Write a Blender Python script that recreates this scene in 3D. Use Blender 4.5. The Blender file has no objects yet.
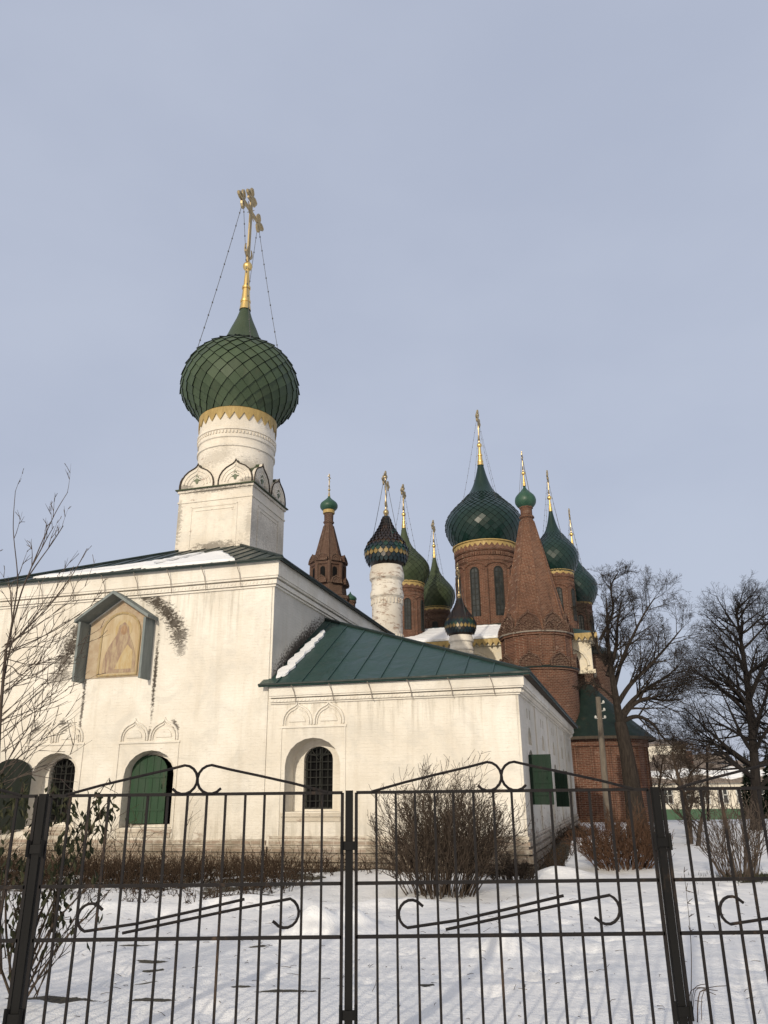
import bpy, math, random
from mathutils import Vector, Matrix, noise
from mathutils.geometry import tessellate_polygon

SC = bpy.context.scene
COL = SC.collection
PI = math.pi
rnd = random.Random(7)
PSI = math.radians(15.5)
CAM = Vector((0, 0, 1.7)); FPX = 775.0; PITCH = math.radians(19.83); ROLL = math.radians(-0.64)

# ------------------------------------------------------------------ helpers
def at(px, py, Y):
    """a point of the place seen at this pixel, Y metres in front of the camera"""
    c, s = math.cos(ROLL), math.sin(ROLL)
    fw = Vector((0, math.cos(PITCH), math.sin(PITCH))); up = Vector((0, -math.sin(PITCH), math.cos(PITCH))); r = Vector((1, 0, 0))
    R = r*c + up*s; U = up*c - r*s
    d = fw + R*((px-384)/FPX) - U*((py-512)/FPX)
    return CAM + d*(Y/d.y)

class MB:
    def __init__(self): self.v = []; self.f = []; self.m = []; self.s = []; self.M = None; self.mi = 0; self.sm = False
    def pt(self, p):
        p = Vector(p)
        if self.M is not None: p = self.M @ p
        self.v.append(p); return len(self.v)-1
    def face(self, idx): self.f.append(idx); self.m.append(self.mi); self.s.append(self.sm)
    def poly(self, pts): self.face([self.pt(p) for p in pts])
    def box(self, x0, x1, y0, y1, z0, z1):
        i = [self.pt((x, y, z)) for z in (z0, z1) for y in (y0, y1) for x in (x0, x1)]
        for q in ((0,2,3,1),(4,5,7,6),(0,1,5,4),(2,6,7,3),(0,4,6,2),(1,3,7,5)): self.face([i[k] for k in q])
    def tube(self, pts, radii, n=6, cap=True):
        pts = [Vector(p) for p in pts]
        if not isinstance(radii, (list, tuple)): radii = [radii]*len(pts)
        rings = []; ref = None
        for k, p in enumerate(pts):
            t = (pts[min(k+1, len(pts)-1)] - pts[max(k-1, 0)])
            if t.length < 1e-9: t = Vector((0,0,1))
            t.normalize()
            if ref is None:
                ref = t.cross(Vector((0,0,1)) if abs(t.z) < .9 else Vector((1,0,0)))
            ref = (ref - t*ref.dot(t))
            if ref.length < 1e-6: ref = t.orthogonal()
            ref.normalize(); b = t.cross(ref)
            off = PI/4 if n == 4 else 0
            rings.append([self.pt(p + (ref*math.cos(2*PI*j/n+off) + b*math.sin(2*PI*j/n+off))*radii[k]) for j in range(n)])
        for a, c in zip(rings, rings[1:]):
            for j in range(n): self.face([a[j], a[(j+1)%n], c[(j+1)%n], c[j]])
        if cap: self.face(rings[0][::-1]); self.face(rings[-1])
    def lathe(self, prof, n, cx=0, cy=0, a0=0., cap_top=False, cap_bot=False):
        rings = [[self.pt((cx+r*math.cos(a0+2*PI*j/n), cy+r*math.sin(a0+2*PI*j/n), z)) for j in range(n)] for r, z in prof]
        for a, c in zip(rings, rings[1:]):
            for j in range(n): self.face([a[j], a[(j+1)%n], c[(j+1)%n], c[j]])
        if cap_bot: self.face(rings[0][::-1])
        if cap_top: self.face(rings[-1])
    def ring(self, r0, r1, z0, z1, n, cx=0, cy=0, a0=0.):
        self.lathe([(r0,z0),(r1,z0),(r1,z1),(r0,z1)], n, cx, cy, a0)
    def slab(self, pts, off, holes=None):
        """a flat polygon (3-D points) given a thickness vector"""
        off = Vector(off); loops = [[Vector(p) for p in pts]] + [[Vector(p) for p in h] for h in (holes or [])]
        flat = [p for l in loops for p in l]
        tris = tessellate_polygon(loops)
        i0 = [self.pt(p) for p in flat]; i1 = [self.pt(p+off) for p in flat]
        for t in tris: self.face([i0[k] for k in t]); self.face([i1[k] for k in reversed(t)])
        k = 0
        for l in loops:
            n = len(l)
            for j in range(n): self.face([i0[k+j], i0[k+(j+1)%n], i1[k+(j+1)%n], i1[k+j]])
            k += n
    def sheet(self, pts, holes=None):
        loops = [[Vector(p) for p in pts]] + [[Vector(p) for p in h] for h in (holes or [])]
        i0 = [self.pt(p) for l in loops for p in l]
        for t in tessellate_polygon(loops): self.face([i0[k] for k in t])
    def loft(self, a, b, closed=True):
        ia = [self.pt(p) for p in a]; ib = [self.pt(p) for p in b]; n = len(ia)
        for j in range(n if closed else n-1): self.face([ia[j], ia[(j+1)%n], ib[(j+1)%n], ib[j]])
    def build(self, name, mats, parent=None, smooth=None, loc=None, rotz=0, normals=True):
        me = bpy.data.meshes.new(name); me.from_pydata([tuple(p) for p in self.v], [], self.f)
        if not isinstance(mats, (list, tuple)): mats = [mats]
        for m in mats: me.materials.append(m)
        me.polygons.foreach_set('material_index', self.m)
        if smooth is not None:
            me.polygons.foreach_set('use_smooth', [True]*len(self.f))
        if normals and len(self.f) < 60000:
            import bmesh
            bm = bmesh.new(); bm.from_mesh(me)
            if len(bm.verts) < 60000: bmesh.ops.remove_doubles(bm, verts=bm.verts, dist=1e-5) if smooth is not None else None
            bmesh.ops.recalc_face_normals(bm, faces=bm.faces); bm.to_mesh(me); bm.free()
        if smooth is not None:
            try: me.set_sharp_from_angle(angle=math.radians(smooth))
            except Exception: pass
        me.update()
        o = bpy.data.objects.new(name, me); COL.objects.link(o)
        if parent is not None: o.parent = parent
        if loc is not None: o.location = loc
        if rotz: o.rotation_euler.z = rotz
        return o

def tag(o, label=None, cat=None, group=None, kind=None):
    for k, v in (('label', label), ('category', cat), ('group', group), ('kind', kind)):
        if v: o[k] = v
    return o
def empty(name, loc, rotz=0):
    o = bpy.data.objects.new(name, None); COL.objects.link(o)
    o.empty_display_size = .3; o.location = loc; o.rotation_euler = (0, 0, rotz); return o

# ------------------------------------------------------------------ materials
class NT:
    def __init__(self, name):
        self.mat = bpy.data.materials.new(name); self.mat.use_nodes = True
        self.t = self.mat.node_tree; self.b = self.t.nodes['Principled BSDF']
        self.co = self.t.nodes.new('ShaderNodeTexCoord').outputs['Object']
    def n(self, typ, **kw):
        o = self.t.nodes.new(typ)
        for k, v in kw.items(): setattr(o, k, v)
        return o
    def put(self, sock, v):
        if isinstance(v, bpy.types.NodeSocket): self.t.links.new(v, sock)
        else: sock.default_value = v
    def noise(self, scale, detail=4, rough=.6, vec=None, stretch=None, dist=0.):
        o = self.n('ShaderNodeTexNoise'); o.inputs['Scale'].default_value = scale
        o.inputs['Detail'].default_value = detail; o.inputs['Roughness'].default_value = rough; o.inputs['Distortion'].default_value = dist
        v = vec or self.co
        if stretch:
            m = self.n('ShaderNodeMapping'); m.inputs['Scale'].default_value = stretch
            self.t.links.new(v, m.inputs['Vector']); v = m.outputs['Vector']
        self.t.links.new(v, o.inputs['Vector']); return o.outputs['Fac']
    def ramp(self, v, lo, hi, a=0., b=1.):
        o = self.n('ShaderNodeMapRange'); o.interpolation_type = 'SMOOTHSTEP'
        for k, x in (('From Min', lo), ('From Max', hi), ('To Min', a), ('To Max', b)): self.put(o.inputs[k], x)
        self.put(o.inputs['Value'], v); return o.outputs['Result']
    def math(self, op, a, b=0., c=None):
        o = self.n('ShaderNodeMath', operation=op); self.put(o.inputs[0], a); self.put(o.inputs[1], b)
        if c is not None: self.put(o.inputs[2], c)
        return o.outputs[0]
    def mix(self, fac, a, b, blend='MIX'):
        o = self.n('ShaderNodeMix', data_type='RGBA', blend_type=blend)
        self.put(o.inputs['Factor'], fac)
        for s, v in ((o.inputs[6], a), (o.inputs[7], b)):
            if isinstance(v, tuple): v = (*v, 1) if len(v) == 3 else v
            self.put(s, v)
        return o.outputs[2]
    def sep(self):
        o = self.n('ShaderNodeSeparateXYZ'); self.t.links.new(self.co, o.inputs[0]); return o.outputs
    def bump(self, h, strength=.3, dist=.02, prev=None):
        o = self.n('ShaderNodeBump'); o.inputs['Strength'].default_value = strength; o.inputs['Distance'].default_value = dist
        self.put(o.inputs['Height'], h)
        if prev is not None: self.t.links.new(prev, o.inputs['Normal'])
        return o.outputs['Normal']
    def brickvec(self):
        s = self.sep(); c = self.n('ShaderNodeCombineXYZ')
        self.put(c.inputs[0], self.math('ADD', s[0], self.math('MULTIPLY', s[1], .93))); self.put(c.inputs[1], s[2]); return c.outputs[0]
    def brick(self, c1, c2, mortar, bw=.27, bh=.085, ms=.012):
        o = self.n('ShaderNodeTexBrick'); self.t.links.new(self.brickvec(), o.inputs['Vector'])
        o.inputs['Scale'].default_value = 1; o.inputs['Brick Width'].default_value = bw; o.inputs['Row Height'].default_value = bh
        o.inputs['Mortar Size'].default_value = ms; o.inputs['Mortar Smooth'].default_value = .3
        for k, v in (('Color1', c1), ('Color2', c2), ('Mortar', mortar)): o.inputs[k].default_value = (*v, 1)
        return o
    def done(self, col=None, rough=.8, normal=None, metal=0., spec=None, coat=None):
        b = self.b
        if col is not None:
            if isinstance(col, tuple): col = (*col, 1)
            self.put(b.inputs['Base Color'], col)
        self.put(b.inputs['Roughness'], rough); b.inputs['Metallic'].default_value = metal
        if spec is not None: b.inputs['Specular IOR Level'].default_value = spec
        if coat: b.inputs['Coat Weight'].default_value = coat; b.inputs['Coat Roughness'].default_value = .12
        if normal is not None: self.t.links.new(normal, b.inputs['Normal'])
        return self.mat

def whitewash(name, hi=(.77,.735,.67), lo=(.67,.625,.55), stains=(), ground=1.25, show=.5, mott=.2, joints=.35, drip=None):
    m = NT(name); s = m.sep()
    big = m.noise(.55, 5, .6); fine = m.noise(7, 5, .7); streak = m.noise(1.6, 4, .65, stretch=(2.2, 2.2, .18))
    col = m.mix(m.ramp(big, .35, .65), lo, hi)
    crs = m.noise(7, 6, .75, stretch=(.8, .8, 3.2))
    col = m.mix(m.math('MULTIPLY', m.ramp(crs, .5, .72), .24), col, (.47,.42,.33))
    col = m.mix(m.math('MULTIPLY', m.ramp(streak, .48, .70), .26), col, (.50,.44,.35))
    col = m.mix(m.math('MULTIPLY', m.ramp(fine, .55, .75), .30), col, (.55,.48,.38))
    pat = m.noise(.9, 6, .7, dist=.6); col = m.mix(m.math('MULTIPLY', m.ramp(pat, .48, .64), .42), col, (.54,.52,.475))
    br = m.brick((.25,.135,.09), (.17,.09,.062), (.42,.37,.31))
    # peeled limewash: brick shows in ragged patches, mostly near the ground
    peel = m.noise(2.4, 6, .72, stretch=(1, 1, 2.6))
    gz = m.ramp(s[2], 0., ground, .26, 0.) if ground > 0 else .0
    pm = m.ramp(m.math('ADD', peel, gz), .69 - .19*mott, .75 - .14*mott)
    col = m.mix(m.math('MULTIPLY', pm, show), col, br.outputs['Color'])
    grime = m.ramp(m.math('ADD', m.noise(3, 5, .7, stretch=(1,1,.5)), m.ramp(s[2], 0., ground*.9, .35, 0.) if ground > 0 else .0), .62, .85)
    col = m.mix(m.math('MULTIPLY', grime, .6), col, (.17,.14,.10))
    if drip:
        dn = m.noise(2.6, 5, .7, stretch=(2.6, 2.6, .16)); dz = m.math('MULTIPLY', m.ramp(s[2], drip[0], drip[1]), m.ramp(s[2], drip[1]+.9, drip[1]+.2))
        col = m.mix(m.math('MULTIPLY', m.math('MULTIPLY', m.ramp(dn, .46, .66), dz), .55), col, (.36,.325,.265))
        dn2 = m.noise(2.2, 5, .7, stretch=(2., 2., .22)); col = m.mix(m.math('MULTIPLY', m.math('MULTIPLY', m.ramp(dn2, .42, .62), m.ramp(s[2], 1.9, .5)), .55), col, (.40,.365,.30))
    bn = m.noise(9.5, 7, .8, stretch=(.9, .9, 1.8))
    for (cx, cz, ax, az, rot, amt) in stains:
        dx = m.math('SUBTRACT', s[1 if isinstance(cx, tuple) else 0], cx[0] if isinstance(cx, tuple) else cx)
        dz = m.math('SUBTRACT', s[2], cz); c, sn = math.cos(rot), math.sin(rot)
        u = m.math('DIVIDE', m.math('ADD', m.math('MULTIPLY', dx, c), m.math('MULTIPLY', dz, sn)), ax)
        w = m.math('DIVIDE', m.math('SUBTRACT', m.math('MULTIPLY', dz, c), m.math('MULTIPLY', dx, sn)), az)
        r = m.math('SQRT', m.math('ADD', m.math('MULTIPLY', u, u), m.math('MULTIPLY', w, w)))
        f = m.math('ADD', m.math('SUBTRACT', 1., r), m.math('MULTIPLY', m.math('SUBTRACT', bn, .5), 4.2))
        fm = m.math('MULTIPLY', m.ramp(f, .0, .62), m.ramp(r, 1.5, .9))
        col = m.mix(m.math('MULTIPLY', fm, amt), col, (.045,.036,.028))
    nb = m.bump(m.math('ADD', m.math('MULTIPLY', br.outputs['Fac'], -joints), m.math('MULTIPLY', fine, .6)), .45, .015)
    nb = m.bump(m.math('ADD', big, m.math('MULTIPLY', crs, .4)), .5, .08, nb)
    return m.done(col, .9, nb, spec=.2)

def brickmat(name, c1=(.175,.075,.047), c2=(.105,.045,.030), pale=.42, dark=.6):
    m = NT(name); br = m.brick(c1, c2, (.33,.25,.19), .3, .095, .010)
    big = m.noise(.45, 5, .65); fine = m.noise(5, 5, .75, stretch=(1,1,3)); p = m.noise(1.1, 6, .75, stretch=(1,1,2.2))
    col = m.mix(m.math('MULTIPLY', m.ramp(big, .42, .7), dark), br.outputs['Color'], (.085,.045,.032))
    col = m.mix(m.math('MULTIPLY', m.ramp(p, .58, .74), pale), col, (.52,.42,.34))
    col = m.mix(m.math('MULTIPLY', m.ramp(fine, .48, .72), .65), col, (.062,.032,.022))
    st = m.noise(1.3, 5, .7, stretch=(2.4,2.4,.2)); col = m.mix(m.math('MULTIPLY', m.ramp(st, .52, .72), .55), col, (.05,.032,.025))
    nb = m.bump(m.math('ADD', m.math('MULTIPLY', br.outputs['Fac'], -.5), m.math('MULTIPLY', fine, 1.6)), .8, .05)
    return m.done(col, .92, nb, spec=.2)

def paint(name, col, alt, rough=.45, scale=3., spec=.4, coat=None, streak=True, bumpst=.08, metal=0., isl=0., buckle=0., rust=0.):
    m = NT(name)
    f = m.noise(scale, 5, .65, stretch=(1.5, 1.5, .35) if streak else None); g = m.noise(scale*9, 3, .6)
    c = m.mix(m.ramp(f, .35, .68), col, alt)
    c = m.mix(m.math('MULTIPLY', m.ramp(g, .55, .75), .25), c, tuple(x*.55 for x in col))
    r = m.ramp(f, .3, .7, rough*.85, min(1., rough*1.25))
    if isl:
        ri = m.n('ShaderNodeNewGeometry').outputs['Random Per Island']
        c = m.mix(m.math('MULTIPLY', ri, isl), c, tuple(x*1.9+.008 for x in col)); c = m.mix(m.math('MULTIPLY', m.ramp(ri, .0, .35, 1., 0.), isl), c, tuple(x*.5 for x in col))
        r = m.math('ADD', r, m.math('MULTIPLY', m.math('SUBTRACT', ri, .5), .16))
    if rust:
        rs = m.noise(2.2, 6, .75, stretch=(1.4,1.4,.5)); c = m.mix(m.math('MULTIPLY', m.ramp(rs, .56, .70), rust), c, (.085,.055,.036))
    prev = m.bump(m.noise(1.5, 3, .5, dist=.4), buckle, .12) if buckle else None
    return m.done(c, r, m.bump(m.math('ADD', f, m.math('MULTIPLY', g, .3)), bumpst, .02, prev), metal=metal, spec=spec, coat=coat)

def bark(name, col, alt):
    m = NT(name); f = m.noise(6, 5, .7, stretch=(3,3,.5))
    return m.done(m.mix(m.ramp(f, .35, .65), col, alt), .95, m.bump(f, .6, .02), spec=.1)

STA = [(-4.0,7.02,.34,.16,-.5,.9),(-3.62,6.84,.38,.24,-.6,.95),(-3.28,6.55,.42,.30,-.75,.95),(-3.0,6.22,.40,.30,-.9,.93),(-2.82,5.85,.34,.36,-1.1,.85),(-2.75,5.5,.22,.30,0,.6),(-3.47,4.8,.07,1.4,0,.95),(-6.12,6.15,.36,.34,.6,.92),(-6.28,5.75,.42,.40,.7,.95),(-6.45,5.35,.42,.34,.8,.85),(-6.5,4.9,.5,.30,.3,.6),(-5.68,4.0,.06,1.2,0,.85),(-7.1,3.5,.22,.22,.4,.7),(-6.2,3.5,.16,.24,.5,.8),(-2.72,3.42,.10,.22,.5,.85),(-3.48,3.25,.07,.2,0,.7)]
M = {}
M['white'] = whitewash('whitewashed_facade', stains=STA, drip=(5.0, 7.0))
M['white_wing'] = whitewash('whitewashed_wing', drip=(2.6, 3.85), show=.45)
M['white_plain'] = whitewash('whitewashed_brick', show=.3)
M['white_drum'] = whitewash('whitewashed_drum', stains=[(-4.2,9.85,1.1,.22,0,.62),(-2.95,10.6,.18,.8,0,.28),(-5.75,10.9,.2,1.0,0,.5),(-4.3,11.98,1.6,.10,0,.6),(-5.7,12.2,.5,.18,0,.6),(-3.1,12.2,.45,.16,0,.55),(-4.4,13.3,.9,.5,.2,.25),(-3.3,12.9,.4,.5,0,.3)], ground=-5, show=.65, mott=.42, hi=(.76,.71,.63), lo=(.62,.57,.49))
M['white_worn'] = whitewash('worn_whitewash', ground=-5, show=.8, mott=.98, hi=(.74,.70,.63), lo=(.58,.53,.46))
M['plinth'] = whitewash('plinth_whitewash', ground=1.4, show=.55, mott=.55, hi=(.62,.565,.48), lo=(.46,.41,.335))
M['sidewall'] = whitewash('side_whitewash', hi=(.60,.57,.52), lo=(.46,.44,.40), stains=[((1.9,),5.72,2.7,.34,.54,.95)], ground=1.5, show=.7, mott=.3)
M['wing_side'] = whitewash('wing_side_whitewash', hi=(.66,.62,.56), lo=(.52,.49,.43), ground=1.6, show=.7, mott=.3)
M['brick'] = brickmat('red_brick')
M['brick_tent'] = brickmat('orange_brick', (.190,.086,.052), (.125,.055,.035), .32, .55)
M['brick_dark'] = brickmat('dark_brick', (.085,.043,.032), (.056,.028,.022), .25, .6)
M['cream'] = whitewash('cream_wall', hi=(.76,.69,.55), lo=(.64,.57,.44), ground=-5, show=.3)
M['roof_annex'] = paint('teal_roof_metal', (.016,.044,.038), (.024,.056,.050), .38, 1.2, .45, buckle=.55, rust=0.22)
M['roof_main'] = paint('dark_roof_metal', (.014,.026,.024), (.022,.040,.036), .42, 1.2, .45, buckle=.55, rust=0.3)
M['roof_church'] = paint('church_roof_metal', (.006,.014,.011), (.010,.021,.017), .6, 1.2, .2, buckle=.5, rust=.35)
M['roof_edge'] = paint('roof_edge_metal', (.008,.018,.016), (.014,.026,.024), .55, 2)
M['eave_wood'] = paint('eave_boards', (.045,.035,.028), (.075,.06,.045), .85, 4, .2)
M['dome_olive'] = paint('olive_shingles', (.038,.060,.032), (.056,.080,.046), .5, 1.1, .3, isl=.30, rust=.25)
M['dome_green'] = paint('green_shingles', (.032,.045,.022), (.045,.060,.031), .5, 1., .25, isl=.30, rust=.25)
M['dome_teal'] = paint('teal_glazed_tiles', (.005,.019,.016), (.009,.028,.024), .28, 1., .32, coat=.10, isl=.12)
M['rosette'] = paint('faded_green_glaze', (.10,.13,.085), (.15,.17,.11), .5, 7, .3)
M['seam'] = paint('shadow_gap_seam', (.006,.010,.008), (.010,.016,.012), .7, 3, .2)  # near-black colour stands in for shade under and between the dome shingles
M['onion_small'] = paint('small_green_onion', (.018,.060,.038), (.028,.080,.05), .42, 2, .4)
M['gold'] = paint('gilding', (.82,.60,.25), (.74,.52,.20), .34, 3, .5, metal=1.)
M['gold_old'] = paint('weathered_gilding', (.46,.36,.20), (.34,.27,.16), .42, 5, .5, metal=.75)
M['yellow'] = paint('ochre_painted_metal', (.40,.285,.105), (.30,.21,.08), .6, 4)
M['iron'] = paint('grey_painted_iron', (.010,.009,.010), (.018,.016,.016), .65, 8, .15, rust=.7)
M['iron_post'] = paint('dark_post_paint', (.0055,.0055,.006), (.010,.010,.010), .65, 6, .14, rust=.7)
M['wire'] = paint('dark_wire', (.05,.05,.055), (.07,.07,.07), .6, 3)
M['shutter'] = paint('green_shutter_paint', (.016,.046,.023), (.025,.066,.033), .6, 2.5, .25, rust=.35)
M['shutter_deep'] = paint('deep_green_paint', (.008,.022,.014), (.014,.034,.021), .65, 2.5, .2, rust=.35)
M['shutter_dark'] = paint('dark_shutter_paint', (.007,.011,.008), (.012,.017,.012), .75, 2.5, .3)
M['dark'] = paint('dark_interior', (.006,.006,.007), (.012,.012,.012), .9, 2, .05)
M['pane'] = paint('old_glass', (.02,.024,.026), (.05,.055,.055), .15, 1.4, .5, streak=False)
M['grille'] = paint('window_iron', (.022,.024,.023), (.04,.04,.037), .8, 6, .15)
M['case'] = paint('grey_painted_boards', (.15,.175,.175), (.21,.235,.23), .75, 5, .3, rust=.35)
M['lead'] = paint('drain_iron', (.22,.19,.16), (.30,.26,.22), .7, 5, .3)
M['house_roof'] = paint('old_roof_sheet', (.15,.12,.10), (.22,.18,.15), .8, 1.5)
M['plank'] = paint('green_plinth_paint', (.045,.095,.055), (.06,.12,.07), .8, 1)
M['concrete'] = paint('weathered_pole', (.13,.11,.09), (.19,.165,.135), .95, 5, .1)
M['porcelain'] = paint('white_porcelain', (.5,.5,.48), (.58,.58,.55), .35, 5)
M['rust_wall'] = paint('far_plaster', (.60,.56,.48), (.66,.61,.52), .9, .6)
M['bark_grey'] = bark('grey_bark', (.022,.018,.016), (.044,.036,.030))
M['bark_dark'] = bark('dark_bark', (.015,.013,.013), (.028,.024,.022))
M['twig_red'] = bark('reddish_twigs', (.062,.036,.024), (.10,.058,.038))
M['twig_grey'] = bark('grey_brown_twigs', (.040,.030,.024), (.075,.058,.045))
M['twig_pale'] = bark('pale_twigs', (.15,.125,.10), (.22,.185,.15))
M['twig_mid'] = bark('brown_twigs', (.060,.047,.040), (.10,.08,.066))
M['weed'] = bark('dry_weed', (.030,.020,.014), (.066,.045,.030))
M['leaf'] = bark('withered_leaf', (.026,.032,.018), (.052,.052,.030))
M['needle'] = bark('dark_needles', (.012,.022,.014), (.03,.042,.026))
def fresco():
    m = NT('faded_fresco'); f = m.noise(2.6, 6, .7); g = m.noise(9, 5, .7)
    c = m.mix(m.ramp(f, .35, .65), (.36,.27,.18), (.44,.365,.26))
    c = m.mix(m.math('MULTIPLY', m.ramp(g, .52, .7), .6), c, (.30,.16,.09)); return m.done(c, .8, m.bump(g, .2, .01))
M['fresco'] = fresco()
M['fr_gold'] = paint('faded_ochre', (.40,.29,.14), (.46,.38,.24), .75, 11)
M['fr_robe'] = paint('faded_plum', (.24,.16,.12), (.40,.32,.21), .8, 9)
M['fr_face'] = paint('faded_skin_tone', (.26,.16,.09), (.38,.26,.16), .8, 14)
M['fr_pale'] = paint('faded_cream', (.48,.40,.27), (.40,.30,.18), .8, 3)
def snowmat(name, bare=False, b=.82):
    m = NT(name)
    n1 = m.noise(.7, 5, .6); n2 = m.noise(6, 6, .65); n3 = m.noise(38, 4, .7)
    col = m.mix(m.ramp(n1, .3, .7), (b*.95, b*.965, b*.985), (b, b, b*1.01))
    col = m.mix(m.math('MULTIPLY', m.ramp(n2, .58, .8), .16), col, (.60,.585,.56))
    rough = .6
    if bare:
        at_ = m.n('ShaderNodeAttribute', attribute_name='bare').outputs['Fac']
        e = m.math('ADD', at_, m.math('MULTIPLY', m.math('SUBTRACT', m.noise(3.2, 6, .75), .5), 1.1))
        soil = m.mix(m.ramp(m.noise(14, 5, .7), .4, .65), (.020,.017,.012), (.055,.048,.028))
        col = m.mix(m.ramp(e, .5, .58), col, soil)
    grit = m.noise(70, 2, .5); col = m.mix(m.math('MULTIPLY', m.ramp(grit, .70, .76), m.math('MULTIPLY', m.ramp(n1, .42, .62), .7)), col, (.16,.13,.10))
    nb = m.bump(n3, .35, .014, m.bump(n2, .55, .07))
    return m.done(col, rough, nb, spec=.3)
M['snow'] = snowmat('melting_snow', True, .82); M['roof_snow'] = snowmat('roof_snow', False, .86)

# ------------------------------------------------------------------ world, sun, camera
SUN_AZ = math.radians(20.5); SUN_EL = math.radians(16.5)           # azimuth to the left of straight behind the camera
w = bpy.data.worlds.new('World'); SC.world = w; w.use_nodes = True
nt = w.node_tree; bg = nt.nodes['Background']
sky = nt.nodes.new('ShaderNodeTexSky'); sky.sky_type = 'NISHITA'; sky.sun_disc = False
sky.sun_elevation = SUN_EL; sky.sun_rotation = math.radians(180) + SUN_AZ
sky.air_density = 1.2; sky.dust_density = 2.5
tc = nt.nodes.new('ShaderNodeTexCoord')
mp = nt.nodes.new('ShaderNodeMapping'); mp.inputs['Scale'].default_value = (1.3, 1.3, 2.6); nt.links.new(tc.outputs['Generated'], mp.inputs['Vector'])
nz = nt.nodes.new('ShaderNodeTexNoise'); nz.inputs['Scale'].default_value = 1.4; nz.inputs['Detail'].default_value = 5; nz.inputs['Roughness'].default_value = .5
nt.links.new(mp.outputs[0], nz.inputs['Vector'])
mr = nt.nodes.new('ShaderNodeMapRange'); mr.interpolation_type = 'SMOOTHSTEP'
mr.inputs['From Min'].default_value = .3; mr.inputs['From Max'].default_value = .72; nt.links.new(nz.outputs['Fac'], mr.inputs['Value'])
def wmix(fac, a, b):
    o = nt.nodes.new('ShaderNodeMix'); o.data_type = 'RGBA'
    for s, v in ((o.inputs[0], fac), (o.inputs[6], a), (o.inputs[7], b)):
        if isinstance(v, bpy.types.NodeSocket): nt.links.new(v, s)
        else: s.default_value = v
    return o.outputs[2]
SKYS = .10
veil = wmix(mr.outputs[0], (4.7, 5.2, 6.55, 1), (5.35, 5.85, 7.15, 1))     # thin high cloud veil
dt = nt.nodes.new('ShaderNodeVectorMath'); dt.operation = 'DOT_PRODUCT'; dt.inputs[1].default_value = (-math.sin(SUN_AZ)*math.cos(SUN_EL), -math.cos(SUN_AZ)*math.cos(SUN_EL), math.sin(SUN_EL)); nt.links.new(tc.outputs['Generated'], dt.inputs[0])
gl = nt.nodes.new('ShaderNodeMapRange'); gl.interpolation_type = 'SMOOTHSTEP'; gl.inputs['From Min'].default_value = -.1; gl.inputs['From Max'].default_value = 1.; nt.links.new(dt.outputs['Value'], gl.inputs['Value'])
veil = wmix(gl.outputs[0], veil, (8.2, 7.5, 6.6, 1))                       # the veil glows round the sun, behind the camera
nt.links.new(wmix(.88, sky.outputs[0], veil), bg.inputs['Color']); bg.inputs['Strength'].default_value = SKYS

sd = bpy.data.lights.new('sun', 'SUN'); sd.energy = 2.75; sd.angle = math.radians(1.2); sd.color = (1, .89, .725)
so = bpy.data.objects.new('sun', sd); COL.objects.link(so)
S = Vector((-math.sin(SUN_AZ)*math.cos(SUN_EL), -math.cos(SUN_AZ)*math.cos(SUN_EL), math.sin(SUN_EL)))
so.rotation_euler = S.to_track_quat('Z', 'Y').to_euler()

cd = bpy.data.cameras.new('camera'); co = bpy.data.objects.new('camera', cd); COL.objects.link(co)
cd.sensor_fit = 'VERTICAL'; cd.sensor_height = 36; cd.lens = FPX/1024*36; cd.clip_end = 4000; cd.clip_start = .05
co.location = CAM; co.matrix_world = Matrix.Translation(CAM) @ Matrix.Rotation(PI/2+PITCH, 4, 'X') @ Matrix.Rotation(ROLL, 4, 'Z')
SC.camera = co
vs = SC.view_settings; vs.view_transform = 'Standard'; vs.look = 'None'; vs.exposure = 0.0; vs.gamma = 1; vs.use_curve_mapping = False
SC.cycles.max_bounces = 6; SC.cycles.use_denoising = True

# ------------------------------------------------------------------ ground
O = Vector((-3.02, 20.68, 0)); EX = Vector((math.cos(PSI), -math.sin(PSI), 0)); EY = Vector((math.sin(PSI), math.cos(PSI), 0))
def W(x, y, z=0.): return O + EX*x + EY*y + Vector((0, 0, z))
def loc2(x, y): d = Vector((x, y, 0)) - O; return d.dot(EX), d.dot(EY)
prt = random.Random(3)
PRINTS = [(prt.uniform(-5, 7), prt.uniform(7.2, 14.5), prt.uniform(.07,.17), prt.uniform(.03,.085)) for _ in range(190)]
for k in range(26): PRINTS.append((1.0+k*.30+prt.uniform(-.1,.1), 8.2+k*.42+prt.uniform(-.15,.15), .16, .08))
PRG = {}
for q in PRINTS: PRG.setdefault((round(q[0]), round(q[1])), []).append(q)
def sstep(a, b, x):
    t = max(0., min(1., (x-a)/(b-a))); return t*t*(3-2*t)
MOUNDS = [(-.95,11.0,.30,.16,.34),(-.5,11.25,.34,.2,.26),(1.32,9.9,.26,.28,.22),(2.6,13.6,.7,.5,.16),(-2.2,13.9,1.1,.35,.18),(0.2,13.7,.9,.3,.14),(-4.6,13.8,.9,.3,.12),(5.4,24,1.2,2.5,.35),(5.9,31,1.5,3,.35),(3.6,17.9,.6,.4,.22)]
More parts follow.
